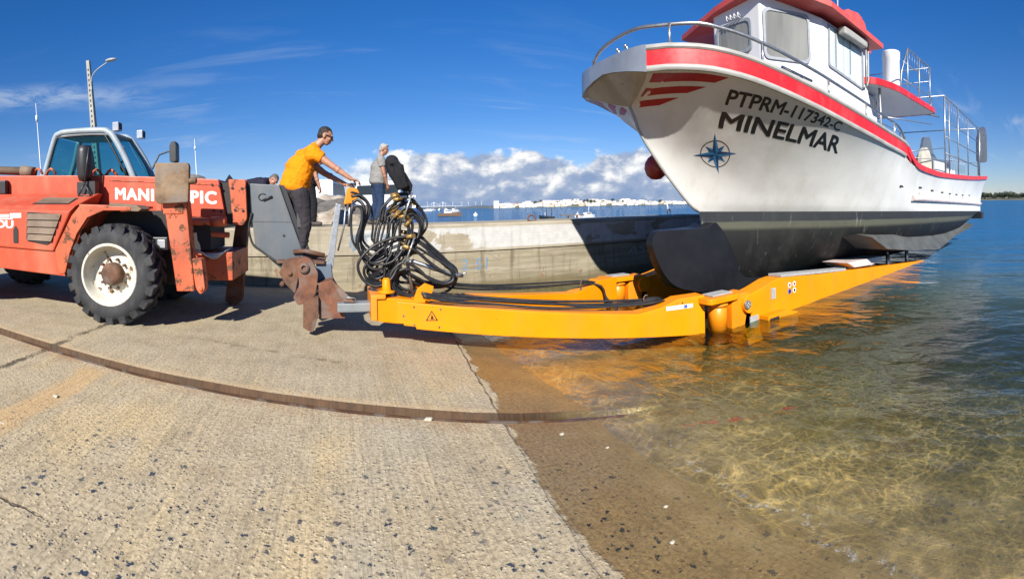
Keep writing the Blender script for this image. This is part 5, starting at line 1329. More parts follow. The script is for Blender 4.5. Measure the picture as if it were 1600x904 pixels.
# rusty quick-hitch carriage
car = MB(); car.prism(roundpoly([(-.76, .76), (-.68, .92), (-.5, .96), (-.45, .88), (-.52, .7), (-.56, .5), (-.68, .62)], .03), 5.72, 5.78); car.prism(roundpoly([(-.76, .76), (-.68, .92), (-.5, .96), (-.45, .88), (-.52, .7), (-.56, .5), (-.68, .62)], .03), 6.3, 6.36); car.box((-.6, 5.78, .62), (-.52, 6.3, .9)); carr = car.build('carriage', M['rust'], th, bevel=.008)
m = MB(); m.prism(roundpoly([(-.53, .9), (-.44, .97), (-.34, .92), (-.27, .76), (-.3, .54), (-.36, .42), (-.52, .38), (-.58, .47), (-.5, .62)], .03), 5.62, 5.70); m.build('hitch_plate', M['rust_red'], carr, bevel=.008)
m = MB(); m.lathe([(.03, -.03), (.065, -.03), (.065, .04), (.03, .04)], (-.44, 5.62, .83), 'Y', 20); m.lathe([(0, -.02), (.03, -.02), (.03, .08)], (-.72, 5.72, .62), 'Y', 14); m.lathe([(0, -.02), (.028, -.02), (.028, .08)], (-.62, 5.72, .75), 'Y', 14); m.build('pivot_boss', M['rust'], carr)
m = MB(); m.prism([(-.8, .9), (-.2, .875), (-.2, .845), (-.8, .86)], 5.85, 6.5); m.build('foot_plate', M['rust'], carr, bevel=.006)
m = MB(); m.prism([(-.45, .43), (-.31, .49), (-.30, .28), (-.37, .08), (-.46, .13)], 5.55, 5.6); m.prism([(-.31, .49), (-.27, .49), (-.27, .28), (-.34, .08), (-.37, .08), (-.30, .28)], 5.55, 5.9); m.build('tow_plate', M['rust'], carr, bevel=.006)
m = MB(); m.prism([(-.27, .64), (-.1, .68), (.02, .46), (.04, .22), (-.27, .22)], 5.62, 5.9); m.build('tow_box', M['rust_red'], carr, bevel=.008)
m = MB(); m.faces([(-.12, 5.58, .7), (.16, 5.5, .43), (.02, 5.5, .44), (-.06, 5.56, .58), (-.12, 5.62, .7), (.16, 5.54, .43), (.02, 5.54, .44), (-.06, 5.6, .58)], [(0, 1, 2, 3), (7, 6, 5, 4), (0, 4, 5, 1), (1, 5, 6, 2), (2, 6, 7, 3), (3, 7, 4, 0)]); m.build('hitch_flange', M['rust'], carr)
m = MB(); m.tube([(.02, 5.52, .46), (.08, 5.5, .49), (.16, 5.5, .48), (.17, 5.5, .44)], .006, 5); m.build('wire', M['galv'], carr)
m = MB(); m.prism([(-.31, .86), (-.12, .84), (-.1, .6), (-.3, .6)], 5.9, 6.15); m.build('tow_block', paint('tow_block_blue', (.1, .14, .19), .5, .1, .1, .2), carr, bevel=.01)
m = MB(); m.tube([(-.6, 5.98, .99), (-.45, 5.97, 1.0), (-.2, 5.96, .94)], .03, 8); m.build('lock_bar', M['rust'], carr)

# cab
m = MB()
near, far_ = 6.78, 7.62
R_ = .055
def pillar(pts, r=R_): m.tube(pts, r, 8)
for y in (near, far_):
    o_ = .06 if y == far_ else 0
    pillar(spline([(-4.98, y, 2.0), (-4.8, y, 2.5), (-4.66, y - o_, 2.86), (-4.58, y - o_, 2.92), (-4.4, y - o_, 2.94), (-3.75, y - o_, 2.9), (-3.6, y - o_, 2.85), (-3.5, y - o_, 2.75), (-3.3, y, 2.4), (-3.13, y, 2.0)], 4))
cabm = m.build('cab_frame', M['th_grey'], th)
m = MB(); m.prism(roundpoly([(-4.66, 2.9), (-4.5, 2.98), (-3.75, 2.94), (-3.52, 2.84), (-3.54, 2.8), (-4.6, 2.86)], .03), near - .02, far_ - .04); m.build('cab_roof', M['th_grey'], cabm, bevel=.02)
m = MB(); m.box((-5.0, near, 1.2), (-3.1, far_, 2.05)); m.build('cab_floor', M['th_grey'], cabm)
for y in (near - .01, far_ - .04):
    m = MB(); m.faces([(-4.95, y, 2.04), (-4.68, y, 2.84), (-4.5, y, 2.9), (-3.72, y, 2.86), (-3.55, y, 2.76), (-3.16, y, 2.04)], [tuple(range(6))]); m.build('pane', M['cab_glass'], cabm)
for a, b in (((-3.14, 2.04), (-3.55, 2.8)), ((-4.97, 2.04), (-4.66, 2.86))):
    m = MB(); m.faces([(a[0], near + .03, a[1]), (a[0], far_ - .03, a[1]), (b[0], far_ - .06, b[1]), (b[0], near + .03, b[1])], [(0, 1, 2, 3)]); m.build('pane', M['cab_glass'], cabm)
m = MB()
for y in (near - .035,): m.tube(spline([(-4.88, y, 2.06), (-4.63, y, 2.78), (-4.5, y, 2.85), (-3.76, y, 2.82), (-3.6, y, 2.72), (-3.24, y, 2.06)], 5), .018, 6)
m.build('window_seal', M['black_rubber'], cabm)
m = MB(); m.box((-4.2, 7.0, 1.9), (-3.9, 7.4, 2.2)); m.prism([(-4.3, 2.1), (-4.36, 2.6), (-4.26, 2.66), (-4.18, 2.1)], 7.0, 7.4); m.build('seat', M['dark_void'], cabm); m = MB(); m.tube([(-3.4, 7.2, 2.05), (-3.5, 7.2, 2.3)], .03); m.tube([(-3.52 + .0 , 7.2 + .17 * math.cos(a), 2.32 + .1 * math.sin(a)) for a in [i * 2 * math.pi / 14 for i in range(14)]], .015, 6, closed=True); m.build('steering_wheel', M['dark_void'], cabm)
for X, y, z in ((-3.46, near + .02, 2.88), (-3.36, far_ - .1, 2.85)):
    m = MB(); m.box((X - .05, y - .07, z - .02), (X + .06, y + .07, z + .12)); wl_ = m.build('work_lamp', M['lens'], cabm, bevel=.012)
    m = MB(); m.box((X + .058, y - .055, z), (X + .065, y + .055, z + .1)); m.build('lens', M['dark_void'], wl_)
m = MB(); m.tube([(-3.5, near + .15, 2.72), (-3.36, near + .2, 2.4), (-3.2, near + .26, 2.08)], .01, 6); m.tube([(-3.3, near + .2, 2.2), (-3.17, near + .42, 2.05)], .008, 6); m.build('wiper', M['black_plastic'], cabm)
m = MB(); m.tube([(-3.2, far_ + .02, 2.3), (-3.1, far_ + .1, 2.55), (-2.95, far_ + .12, 2.6), (-2.8, far_ + .1, 2.6)], .018, 6); m.prism(roundpoly([(-2.86, 2.4), (-2.74, 2.4), (-2.74, 2.72), (-2.8, 2.78), (-2.86, 2.7)], .04), far_ - .02, far_ + .16); m.build('mirror', M['black_plastic'], cabm, bevel=.01)
m = MB(); m.lathe([(0, 2.0), (.09, 2.02), (.115, 2.1), (.125, 2.3), (.12, 2.45), (.105, 2.54), (0, 2.56)], (-3.63, 6.05, 0), seg=20); m.box((-3.73, 5.98, 1.8), (-3.42, 6.12, 2.0)); m.tube([(-3.56, 5.93, 1.98), (-3.66, 5.9, 1.78)], .014, 6); m.tube([(-3.56, 5.93, 1.98), (-3.44, 5.9, 1.76)], .014, 6); m.tube([(-3.56, 5.93, 1.98), (-3.53, 5.94, 2.25), (-3.5, 5.96, 2.5)], .014, 6); m.tube([(-3.66, 5.9, 1.79), (-3.44, 5.9, 1.77)], .012, 6); m.build('mirror', M['black_plastic'], th)
# ------------------------------------------------------------ people: one continuous body each, clothes as shells over it
def cap(m, a, b, ra, rb, seg=14):
    a, b = Vector(a), Vector(b)
    m.ball(a, ra, 2); m.ball(b, rb, 2); m.tube([a, b], [ra, rb], seg, True)
def ell(m, c, r, rot=None):
    M_ = Matrix.Translation(c) @ (rot.to_4x4() if rot is not None else Matrix.Identity(4)) @ Matrix.Diagonal((r[0], r[1], r[2], 1))
    bmesh.ops.create_icosphere(m.bm, subdivisions=3, radius=1, matrix=M_)
def fuse(m, name, mat, parent, voxel=.008, it=4, fac=.5, label=None):
    """joins overlapping volumes into one smooth skin"""
    me = bpy.data.meshes.new(name); m.bm.to_mesh(me); m.bm.free()
    o = bpy.data.objects.new(name, me); COL.objects.link(o)
    md = o.modifiers.new('r', 'REMESH'); md.mode = 'VOXEL'; md.voxel_size = voxel; md.use_smooth_shade = True
    sm = o.modifiers.new('s', 'SMOOTH'); sm.factor = fac; sm.iterations = it
    dg = bpy.context.evaluated_depsgraph_get(); dg.update()
    me2 = bpy.data.meshes.new_from_object(o.evaluated_get(dg)); bpy.data.objects.remove(o); bpy.data.meshes.remove(me)
    me2.name = name; me2.materials.clear(); me2.materials.append(mat)
    for p in me2.polygons: p.use_smooth = True
    off = root_loc(parent); me2.transform(Matrix.Translation(-off))
    o = bpy.data.objects.new(name, me2); COL.objects.link(o)
    if parent is not None: o.parent = parent
    if label: o['label'] = label
    return o
def frame(fwd, up):
    f = Vector(fwd).normalized(); u = Vector(up); u = (u - f * u.dot(f)).normalized(); l = u.cross(f)
    return Matrix((f, l, u)).transposed()      # columns: forward, left, up
def fabric(name, col, scale=30, fold=.25, var=.18):
    t = NT(name); n = t.noise(5, 4, .6, t.mapping((1, 1, .6)))
    c = t.ramp(n, [(.3, tuple(x * (1 - var) for x in col)), (.7, tuple(x * (1 + var * .5) for x in col))])
    h = t.math('ADD', t.math('MULTIPLY', t.noise(7, 3, .6, t.mapping((1.4, 1.4, .7)), 1.2), 1.), t.math('MULTIPLY', t.noise(160, 2), .03))
    return t.set(c, .85, 0, t.bump(h, fold * 2, .03), .2)
t = NT('skin'); c = t.ramp(t.noise(14, 4), [(.3, (.3, .14, .085)), (.7, (.42, .21, .135))])
M['skin'] = t.set(c, .5, 0, t.bump(t.noise(60, 3), .08, .004), .4)
t = NT('skin_tanned'); c = t.ramp(t.noise(14, 4), [(.3, (.22, .1, .058)), (.7, (.33, .16, .095))])
M['skin2'] = t.set(c, .48, 0, t.bump(t.noise(60, 3), .08, .004), .4)
def hair_mat(name, a, b): t = NT(name); return t.set(t.ramp(t.noise(60, 4, .7), [(.3, a), (.7, b)]), .6, 0, t.bump(t.noise(120, 3), .5, .006), .3)
M['hair_dark'] = hair_mat('dark_hair', (.012, .009, .007), (.03, .022, .018)); M['hair_grey'] = hair_mat('grey_hair', (.16, .155, .15), (.4, .39, .38))

def hand(m, w, d, back, curl, s=1., thumb=1, grip=0.):
    """w wrist, d pointing direction, back = direction of the back of the hand, thumb=+1/-1 side"""
    F = frame(d, back); f, l, u = F.col[0], F.col[1], F.col[2]
    w = Vector(w); palm = w + f * .085 * s
    ell(m, w + f * .05 * s, (.052 * s, .04 * s, .017 * s), F)
    for k, ln in enumerate((.068, .078, .073, .058)):
        side = (1.5 - k) * .019 * s * thumb
        a = palm + l * side - f * .005; ang = curl + .08 * k; p = a; seg = ln * s / 2.3
        pts = [a]
        for j in range(3):
            ang_j = ang * (j + .6); dv = f * math.cos(ang_j) - u * math.sin(ang_j)
            p = p + dv * seg * (1, .8, .65)[j]; pts.append(p)
        for j in range(3): cap(m, pts[j], pts[j + 1], .0092 * s - .0008 * j, .0088 * s - .0008 * j, 8)
    a = w + f * .03 * s + l * .03 * s * thumb
    b = a + (f * .6 + l * .55 * thumb - u * (.35 + grip)).normalized() * .04 * s; c = b + (f * .85 + l * .1 * thumb - u * (.45 + grip)).normalized() * .032 * s
    cap(m, a, b, .0125 * s, .011 * s, 8); cap(m, b, c, .0105 * s, .009 * s, 8)
def head(m, c, F, s=1.):
    f, l, u = F.col[0], F.col[1], F.col[2]; c = Vector(c); P = lambda a, b, d: c + (f * a + l * b + u * d) * s
    ell(m, P(-.012, 0, .03), (.096 * s, .074 * s, .088 * s), F)          # skull
    ell(m, P(.03, 0, -.03), (.062 * s, .058 * s, .078 * s), F)           # face
    ell(m, P(.04, 0, -.085), (.036 * s, .04 * s, .026 * s), F)           # jaw and chin
    cap(m, P(.088, 0, .012), P(.107, 0, -.028), .009 * s, .014 * s, 8)   # nose
    for sg in (1, -1):
        ell(m, P(.083, .03 * sg, .03), (.012 * s, .022 * s, .009 * s), F)    # brows
        ell(m, P(.062, .038 * sg, -.025), (.024 * s, .02 * s, .018 * s), F)  # cheeks
        ell(m, P(-.012, .075 * sg, -.01), (.022 * s, .008 * s, .032 * s), F) # ears
    ell(m, P(.086, 0, -.058), (.012 * s, .024 * s, .007 * s), F); ell(m, P(.083, 0, -.07), (.012 * s, .02 * s, .007 * s), F)   # lips
def person(label, base, J, skin, hairm, shirt, trouser, shoes, sleeve=.55, hair='short', glasses=False, hands=(), build=1., cover_arms=False):
    """J: joints in world space; keys hip chest neck head face up shR elR wrR shL elL wrL hpR knR anR toR hpL knL anL toL"""
    root = thing('person', label, 'person', base)
    V = {k: Vector(v) for k, v in J.items()}
    F = frame(V['face'], V['up'])
    m = MB()
    sp = (V['chest'] - V['hip']).normalized(); lat = (V['shL'] - V['shR']).normalized(); T = frame(sp.cross(lat) * -1, sp) if False else Matrix((lat.cross(sp).normalized() * -1, lat, sp)).transposed()
    mid_ = (V['hip'] + V['chest']) / 2; b = build
    ell(m, V['hip'], (.115 * b, .165 * b, .13), T); ell(m, mid_, (.115 * b, .15 * b, .17), T); ell(m, V['chest'] - sp * .02, (.125 * b, .17 * b, .17), T); ell(m, V['chest'] + sp * .09, (.09, .17 * b, .08), T)
    cap(m, V['neck'] - sp * .03, V['head'] - F.col[2] * .05 - F.col[0] * .015, .062, .054)
    head(m, V['head'], F)
    for s_ in 'RL':
        cap(m, V['sh' + s_], V['el' + s_], .055 * b, .043); cap(m, V['el' + s_], V['wr' + s_], .044, .028); cap(m, V['chest'] + sp * .08 + (V['sh' + s_] - V['chest']) * .4, V['sh' + s_], .07, .058)
        ell(m, V['el' + s_] * .72 + V['wr' + s_] * .28, (.047, .047, .047))
        cap(m, V['hp' + s_], V['kn' + s_], .088 * b, .058); cap(m, V['kn' + s_], V['an' + s_], .056, .04); cap(m, V['an' + s_] - Vector((0, 0, .03)), V['to' + s_], .04, .034)
        ell(m, V['kn' + s_] * .7 + V['an' + s_] * .3, (.058, .058, .07))
    for h in hands: hand(m, *h)
    body = fuse(m, 'body', skin, root, .0065, 5, .45)
    # shirt
    m = MB()
    hem = V['hip'] - sp * .02
    for k in range(9):
        f_ = k / 8; c_ = (V['hip'] + sp * .04).lerp(V['chest'] + sp * .07, f_)
        ell(m, c_, ((.165 - .006 * math.sin(math.pi * f_)) * b * (1 - .25 * max(0, f_ - .8) / .2), (.2 + .006 * f_) * b, .1), T)
    for s_ in 'RL': cap(m, V['neck'] - sp * .06, V['sh' + s_], .085, .07); cap(m, V['neck'] - sp * .16, V['sh' + s_] - sp * .06, .1, .085)
    cap(m, V['neck'] - sp * .05, V['neck'] - sp * .015 + F.col[0] * 0, .078, .072)
    for s_ in 'RL':
        e_ = V['sh' + s_].lerp(V['el' + s_], sleeve)
        cap(m, V['chest'] + sp * .08 + (V['sh' + s_] - V['chest']) * .4, V['sh' + s_], .086, .076); m.tube([V['sh' + s_], e_], [.077 * b, .075 if not cover_arms else .058], 16, True); m.ball(V['sh' + s_], .077 * b, 2)
        if cover_arms: cap(m, V['el' + s_], V['wr' + s_], .06, .042); cap(m, V['sh' + s_], V['el' + s_], .074, .06)
    sh = fuse(m, 'shirt' if not cover_arms else 'jumper', shirt, root, .01, 9, .5)
    for v, nv in zip(sh.data.vertices, [v.normal.copy() for v in sh.data.vertices]):
        q = v.co; v.co += nv * (.011 * noise.noise(Vector((q.x * 7 + q.z * 9, q.y * 6, q.z * 5))) + .006 * noise.noise(Vector((q.x * 22 - q.z * 14, q.y * 16, q.z * 14))))
    # trousers
    m = MB(); ell(m, V['hip'], (.13 * b, .178 * b, .115), T)
    for s_ in 'RL':
        cap(m, V['hp' + s_], V['kn' + s_], .108 * b, .078); m.tube([V['kn' + s_], V['kn' + s_].lerp(V['an' + s_], .55), V['an' + s_] + Vector((0, 0, -.0))], [.078, .072, .074], 16, True); m.ball(V['kn' + s_], .079, 2)
        q = V['kn' + s_].lerp(V['an' + s_], .9)
        for k in range(3): ell(m, V['kn' + s_].lerp(V['an' + s_], .6 + .16 * k) + Vector((.01 * (-1) ** k, 0, 0)), (.08, .078, .018))
    tr_ = fuse(m, 'trousers', trouser, root, .011, 3, .5)
    for v, nv in zip(tr_.data.vertices, [v.normal.copy() for v in tr_.data.vertices]):
        q = v.co; v.co += nv * (.009 * noise.noise(Vector((q.x * 9, q.y * 9, q.z * 6))) + .006 * noise.noise(Vector((q.x * 16, q.y * 16, q.z * 24))))
    for s_ in 'RL':
        m = MB(); a = V['an' + s_] - Vector((0, 0, .035)); d = V['to' + s_] - a; d.z = 0
        cap(m, a - d.normalized() * .05 - Vector((0, 0, .01)), V['to' + s_], .05, .045); m.ball(a + Vector((0, 0, .03)), .056, 2)
        fuse(m, 'shoe', shoes, root, .01, 3, .5)
    # hair
    if hair:
        m = MB(); f, l, u = F.col[0], F.col[1], F.col[2]; P = lambda a, b_, d: V['head'] + f * a + l * b_ + u * d
        ell(m, P(-.02, 0, .043), (.097, .079, .087), F); ell(m, P(-.05, 0, .0), (.066, .072, .075), F)
        if hair == 'full': ell(m, P(.03, 0, .1), (.055, .06, .03), F); ell(m, P(-.03, 0, .1), (.06, .065, .035), F)
        h = fuse(m, 'hair', hairm, root, .006, 2, .5)
        for v, nv in zip(h.data.vertices, [v.normal.copy() for v in h.data.vertices]): v.co += nv * (.006 * noise.noise(v.co * 55) + .004 * noise.noise(v.co * 130) - .003)
        if hair == 'short' or hair == 'full':
            pass
    if glasses:
        m = MB(); f, l, u = F.col[0], F.col[1], F.col[2]; P = lambda a, b_, d: V['head'] + f * a + l * b_ + u * d
        for sg in (1, -1):
            ell(m, P(.088, .034 * sg, .006), (.01, .03, .02), F); m.tube([P(.085, .062 * sg, .012), P(.03, .074 * sg, .012), P(-.02, .079 * sg, .008)], .0045, 6)
        m.tube([P(.1, .012, .012), P(.1, -.012, .012)], .004, 6)
        m.build('sunglasses', M['black_plastic'], root)
    # eyes
    m = MB(); f, l, u = F.col[0], F.col[1], F.col[2]; P = lambda a, b_, d: V['head'] + f * a + l * b_ + u * d
    if not glasses:
        m.bm.free()
        for sg in (1, -1): m = MB(); m.ball(P(.081, .031 * sg, .01), .0115, 2); m.build('eye', plain('eye', (.12, .1, .09), .2), root)
    else: m.bm.free()
    return root
M['orange_tee'] = fabric('orange_tee', (.72, .22, .003)); M['work_grey'] = fabric('grey_work_trousers', (.034, .031, .036), 30, .4)
M['boot'] = plain('boot_leather', (.05, .042, .036), .7); M['tee_grey'] = fabric('grey_tee', (.23, .225, .215)); M['jeans'] = fabric('blue_jeans', (.022, .04, .085), 30, .35)
M['navy'] = fabric('navy_jumper', (.018, .018, .035)); M['black_cloth'] = fabric('black_cloth', (.014, .014, .017), 30, .4)
J = dict(hip=(-.62, 6.22, 1.77), chest=(-.51, 6.24, 2.1), neck=(-.30, 6.2, 2.37), head=(-.165, 6.2, 2.49), face=(1, -.02, -.38), up=(.3, 0, 1),
         shR=(-.335, 6.02, 2.27), elR=(-.075, 5.97, 2.07), wrR=(.15, 5.94, 1.905), shL=(-.5, 6.37, 2.26), elL=(-.2, 6.4, 2.02), wrL=(.085, 6.12, 1.845),
         hpR=(-.51, 6.1, 1.72), knR=(-.44, 6.08, 1.33), anR=(-.52, 6.08, .98), toR=(-.32, 6.06, .935), hpL=(-.65, 6.31, 1.72), knL=(-.6, 6.33, 1.32), anL=(-.64, 6.33, .98), toL=(-.46, 6.35, .935))
p1 = person('man in an orange t-shirt and sunglasses leaning over the yellow control box', (-.5, 6.2, .88), J, M['skin'], M['hair_dark'], M['orange_tee'], M['work_grey'], M['boot'],
            .5, 'short', True, [((.15, 5.94, 1.905), (1, -.12, -.3), (.3, 0, 1), .42, 1., 1, .3), ((.085, 6.12, 1.845), (.8, -.5, -.15), (.1, .1, 1), .45, 1., -1, .3)], 1.22)
m = MB(); m.box((-.55, 6.02, 1.3), (-.4, 6.035, 1.48)); # thigh pocket
m.build('trouser_pocket', fabric('pocket_grey', (.08, .075, .08)), p1, bevel=.006)
qz = 1.2
J = dict(hip=(.82, 9.95, qz + .86), chest=(.87, 9.95, qz + 1.24), neck=(.90, 9.95, qz + 1.46), head=(.965, 9.95, qz + 1.585), face=(1, -.35, -.3), up=(.15, 0, 1),
         shR=(.88, 9.76, qz + 1.36), elR=(.93, 9.7, qz + 1.07), wrR=(1.0, 9.72, qz + .83), shL=(.88, 10.14, qz + 1.36), elL=(.93, 10.17, qz + 1.07), wrL=(1.02, 10.08, qz + .85),
         hpR=(.83, 9.86, qz + .82), knR=(.87, 9.84, qz + .46), anR=(.78, 9.83, qz + .1), toR=(.92, 9.8, qz + .05), hpL=(.81, 10.05, qz + .82), knL=(.78, 10.06, qz + .45), anL=(.66, 10.07, qz + .1), toL=(.8, 10.07, qz + .05))
person('grey-haired man in a grey t-shirt and jeans standing on the quay', (.8, 9.95, qz), J, M['skin2'], M['hair_grey'], M['tee_grey'], M['jeans'], M['boot'], .55, 'full', False,
       [((1.0, 9.72, qz + .83), (.25, .15, -1), (.5, -.8, 0), .5, 1., 1, .1), ((1.02, 10.08, qz + .85), (.25, -.15, -1), (.5, .8, 0), .5, 1., -1, .1)], 1.2)
J = dict(hip=(-2.02, 9.75, qz + .82), chest=(-1.66, 9.75, qz + .9), neck=(-1.48, 9.75, qz + .97), head=(-1.36, 9.75, qz + .98), face=(.55, -.35, -.8), up=(.8, 0, .55),
         shR=(-1.55, 9.56, qz + .92), elR=(-1.48, 9.5, qz + .62), wrR=(-1.36, 9.55, qz + .38), shL=(-1.55, 9.94, qz + .92), elL=(-1.48, 9.98, qz + .62), wrL=(-1.36, 9.92, qz + .38),
         hpR=(-2.03, 9.65, qz + .78), knR=(-1.93, 9.64, qz + .43), anR=(-2.02, 9.64, qz + .1), toR=(-1.85, 9.62, qz + .05), hpL=(-2.03, 9.85, qz + .78), knL=(-1.93, 9.86, qz + .43), anL=(-2.02, 9.86, qz + .1), toL=(-1.85, 9.88, qz + .05))
person('man in a navy jumper bending down behind the boom nose', (-2.0, 9.75, qz), J, M['skin'], hair_mat('cropped_hair', (.05, .045, .04), (.14, .12, .11)), M['navy'], M['black_cloth'], M['boot'], .9, 'short', False,
       [((-1.36, 9.55, qz + .38), (.3, .1, -1), (.8, -.3, 0), .5, 1., 1, .1), ((-1.36, 9.92, qz + .38), (.3, -.1, -1), (.8, .3, 0), .5, 1., -1, .1)], 1.0, True)
# clothes left on the rack
ct = MB()
ct.prism([(.565, 2.0), (.59, 2.1), (.64, 2.135), (.69, 2.10), (.735, 2.0), (.80, 1.91), (.865, 1.79), (.85, 1.70), (.81, 1.73), (.775, 1.70), (.74, 1.745), (.68, 1.83), (.60, 1.9)], 5.47, 5.61)
ct.ball((.63, 5.54, 2.07), .085, 3); ct.tube([(.70, 5.46, 2.02), (.72, 5.44, 1.9), (.78, 5.45, 1.76)], [.06, .055, .045], 10); ct.tube([(.62, 5.46, 1.98), (.64, 5.45, 1.9), (.72, 5.46, 1.74)], [.05, .05, .04], 10); ct.tube([(.60, 5.47, 2.05), (.68, 5.44, 2.06), (.74, 5.46, 1.98)], .03, 8)
jk = fuse(ct, 'jacket', M['black_cloth'], None, .012, 5, .5); tag(jk, 'black hooded jacket bundled over the top of the hose rack', 'jacket'); base_at(jk, (.75, 5.56, 1.68))
m = MB(); m.tube([(.84, CY, 1.68), (.8, CY - .02, 1.76), (.72, CY - .03, 1.88)], .02, 8); m.build('rack_top', M['galv'], trl)

J = dict(hip=(-.62, 9.7, qz + .84), chest=(-.56, 9.7, qz + 1.18), neck=(-.47, 9.7, qz + 1.34), head=(-.38, 9.7, qz + 1.38), face=(1, .2, -.7), up=(.6, 0, 1),
         shR=(-.53, 9.52, qz + 1.27), elR=(-.46, 9.48, qz + 1.0), wrR=(-.40, 9.48, qz + .8), shL=(-.53, 9.9, qz + 1.27), elL=(-.5, 9.94, qz + 1.0), wrL=(-.42, 9.9, qz + .78),
         hpR=(-.6, 9.61, qz + .8), knR=(-.52, 9.6, qz + .45), anR=(-.56, 9.6, qz + .1), toR=(-.4, 9.58, qz + .05), hpL=(-.62, 9.79, qz + .8), knL=(-.56, 9.8, qz + .45), anL=(-.62, 9.8, qz + .1), toL=(-.46, 9.8, qz + .05))
person('person in black clothes standing hidden behind the man in orange', (-.6, 9.7, qz), J, M['skin'], M['hair_dark'], M['black_cloth'], M['black_cloth'], M['boot'], .6, 'short', False, [((-.40, 9.48, qz + .8), (.3, .1, -1), (.8, -.4, 0), .5, 1., 1, .1)], 1.0)
# ------------------------------------------------------------ beyond the quay
def polar(deg, r, z=0.):
    a = R(deg) + YAW
    return Vector((r * math.sin(a), r * math.cos(a), z))
# lamp post behind the machine
M['post_conc'] = plain('post_concrete', (.32, .31, .27), .9, 0, .15, 3)
lp = thing('street_lamp', 'tapered concrete lamp post with one curved arm rising behind the cab', 'street lamp', (-11.0, 20, .3))
m = MB(); a, b = Vector((-11.0, 20, .3)), Vector((-11.72, 20, 9.15))
ax = (b - a).normalized(); sx = Vector((1, 0, 0)); sy = ax.cross(sx).normalized() * -1
vs = []
for p, h in ((a, .19), (b, .085)):
    for u, v in ((-1, -1), (1, -1), (1, 1), (-1, 1)): vs.append(p + sx * h * u + sy * h * v)
m.faces(vs, [(0, 3, 2, 1), (4, 5, 6, 7), (0, 1, 5, 4), (1, 2, 6, 5), (2, 3, 7, 6), (3, 0, 4, 7)]); post = m.build('post', M['post_conc'], lp, bevel=.015)
m = MB()
for i in range(26):
    p = a.lerp(b, .22 + .029 * i); h = .19 + (.085 - .19) * (.22 + .029 * i); m.box((p.x - .035, p.y - h - .004, p.z - .06), (p.x + .035, p.y - h + .02, p.z + .06))
m.build('climbing_slot', M['dark_void'], post)
m = MB(); m.tube(spline([(-11.55, 19.95, 8.0), (-11.45, 19.93, 8.35), (-11.15, 19.9, 8.6), (-10.7, 19.85, 8.78), (-10.5, 19.82, 8.85)], 5), .03, 8); m.tube([(-11.52, 19.92, 6.8), (-11.5, 19.92, 8.1)], .02, 6); m.build('arm', M['galv'], lp)
m = MB(); m.ball((-10.35, 19.8, 8.9), .16, 3, (1.9, .8, .5)); m.build('lamp_head', M['trim_grey'], lp)
# whip aerials
for (x0, z0, x1, z1, y, r, lab) in ((-8.6, .2, -9.0, 5.1, 12, .018, 'thin white whip aerial rising from behind the engine pod'), (-9.2, .3, -9.48, 6.5, 30, .03, 'thin mast seen between the cab and the two standing men')):
    m = MB(); m.tube([(x0, y, z0), ((x0 + x1) / 2, y, (z0 + z1) / 2), (x1, y, z1)], [r * 1.3, r, r * .5], 6); m.cyl((x1 * .92 + x0 * .08, y, z1 * .92 + z0 * .08), (x1 * .9 + x0 * .1, y, z1 * .9 + z0 * .1 - .1), r * 2.2, 8)
    o = m.build('mast', M['cab_white']); tag(o, lab, 'mast'); base_at(o, (x0, y, z0))
# quay apron behind the machine, then things stored on it
m = MB(); m.box((-60, 9.06, -3), (-2.3, 26, .22)); o = m.build('quay_apron', M['quay']); tag(o, 'flat concrete apron of the quay behind the machine', 'quay', kind='structure')
M['tarp'] = fabric('grey_tarpaulin', (.2, .19, .165), 10, .5)
m = MB(); rows = []
for i in range(15):
    u = i / 14; x = -5.0 + 2.0 * u; r = (.42 + .16 * math.sin(math.pi * u) ** .6) * (1 - .55 * smoothstep(.72, 1, u)); zc = 2.1 - .28 * smoothstep(.6, 1, u)
    rows.append([m.bm.verts.new((x, 12 + r * 1.5 * math.cos(a_), zc - .2 + (r * 1.15 * math.sin(a_) if math.sin(a_) > 0 else .5 * math.sin(a_)) + .02 * noise.noise(Vector((x * 3, a_ * 2, 1))))) for a_ in [2 * math.pi * k / 22 for k in range(22)]])
for A, B in zip(rows, rows[1:]):
    for k in range(22): m.bm.faces.new((A[k], B[k], B[(k + 1) % 22], A[(k + 1) % 22]))
m.bm.faces.new(rows[0][::-1]); m.bm.faces.new(rows[-1])
cb_ = thing('covered_boat', 'small boat under a grey tarpaulin behind the boom', 'covered boat', (-4, 12, .22)); m.build('tarpaulin', M['tarp'], cb_, smooth=60)
m = MB()
for x in (-4.7, -3.5): m.box((x - .1, 11.4, .22), (x + .1, 12.6, 1.65))
m.build('trestle', M['louvre'], cb_)
m = MB(); m.faces([(-3.15, 11.6, 1.9), (-2.45, 11.6, 1.9), (-2.45, 12.5, 1.9), (-3.15, 12.5, 1.9), (-2.85, 12.0, 2.52)], [(0, 1, 4), (1, 2, 4), (2, 3, 4), (3, 0, 4)]); m.box((-3.1, 11.65, .22), (-2.5, 12.45, 1.9))
o = m.build('net_pile', M['black_cloth']); tag(o, 'dark peaked pile of nets behind the end of the boom', 'net pile'); base_at(o, (-2.8, 12, .22))
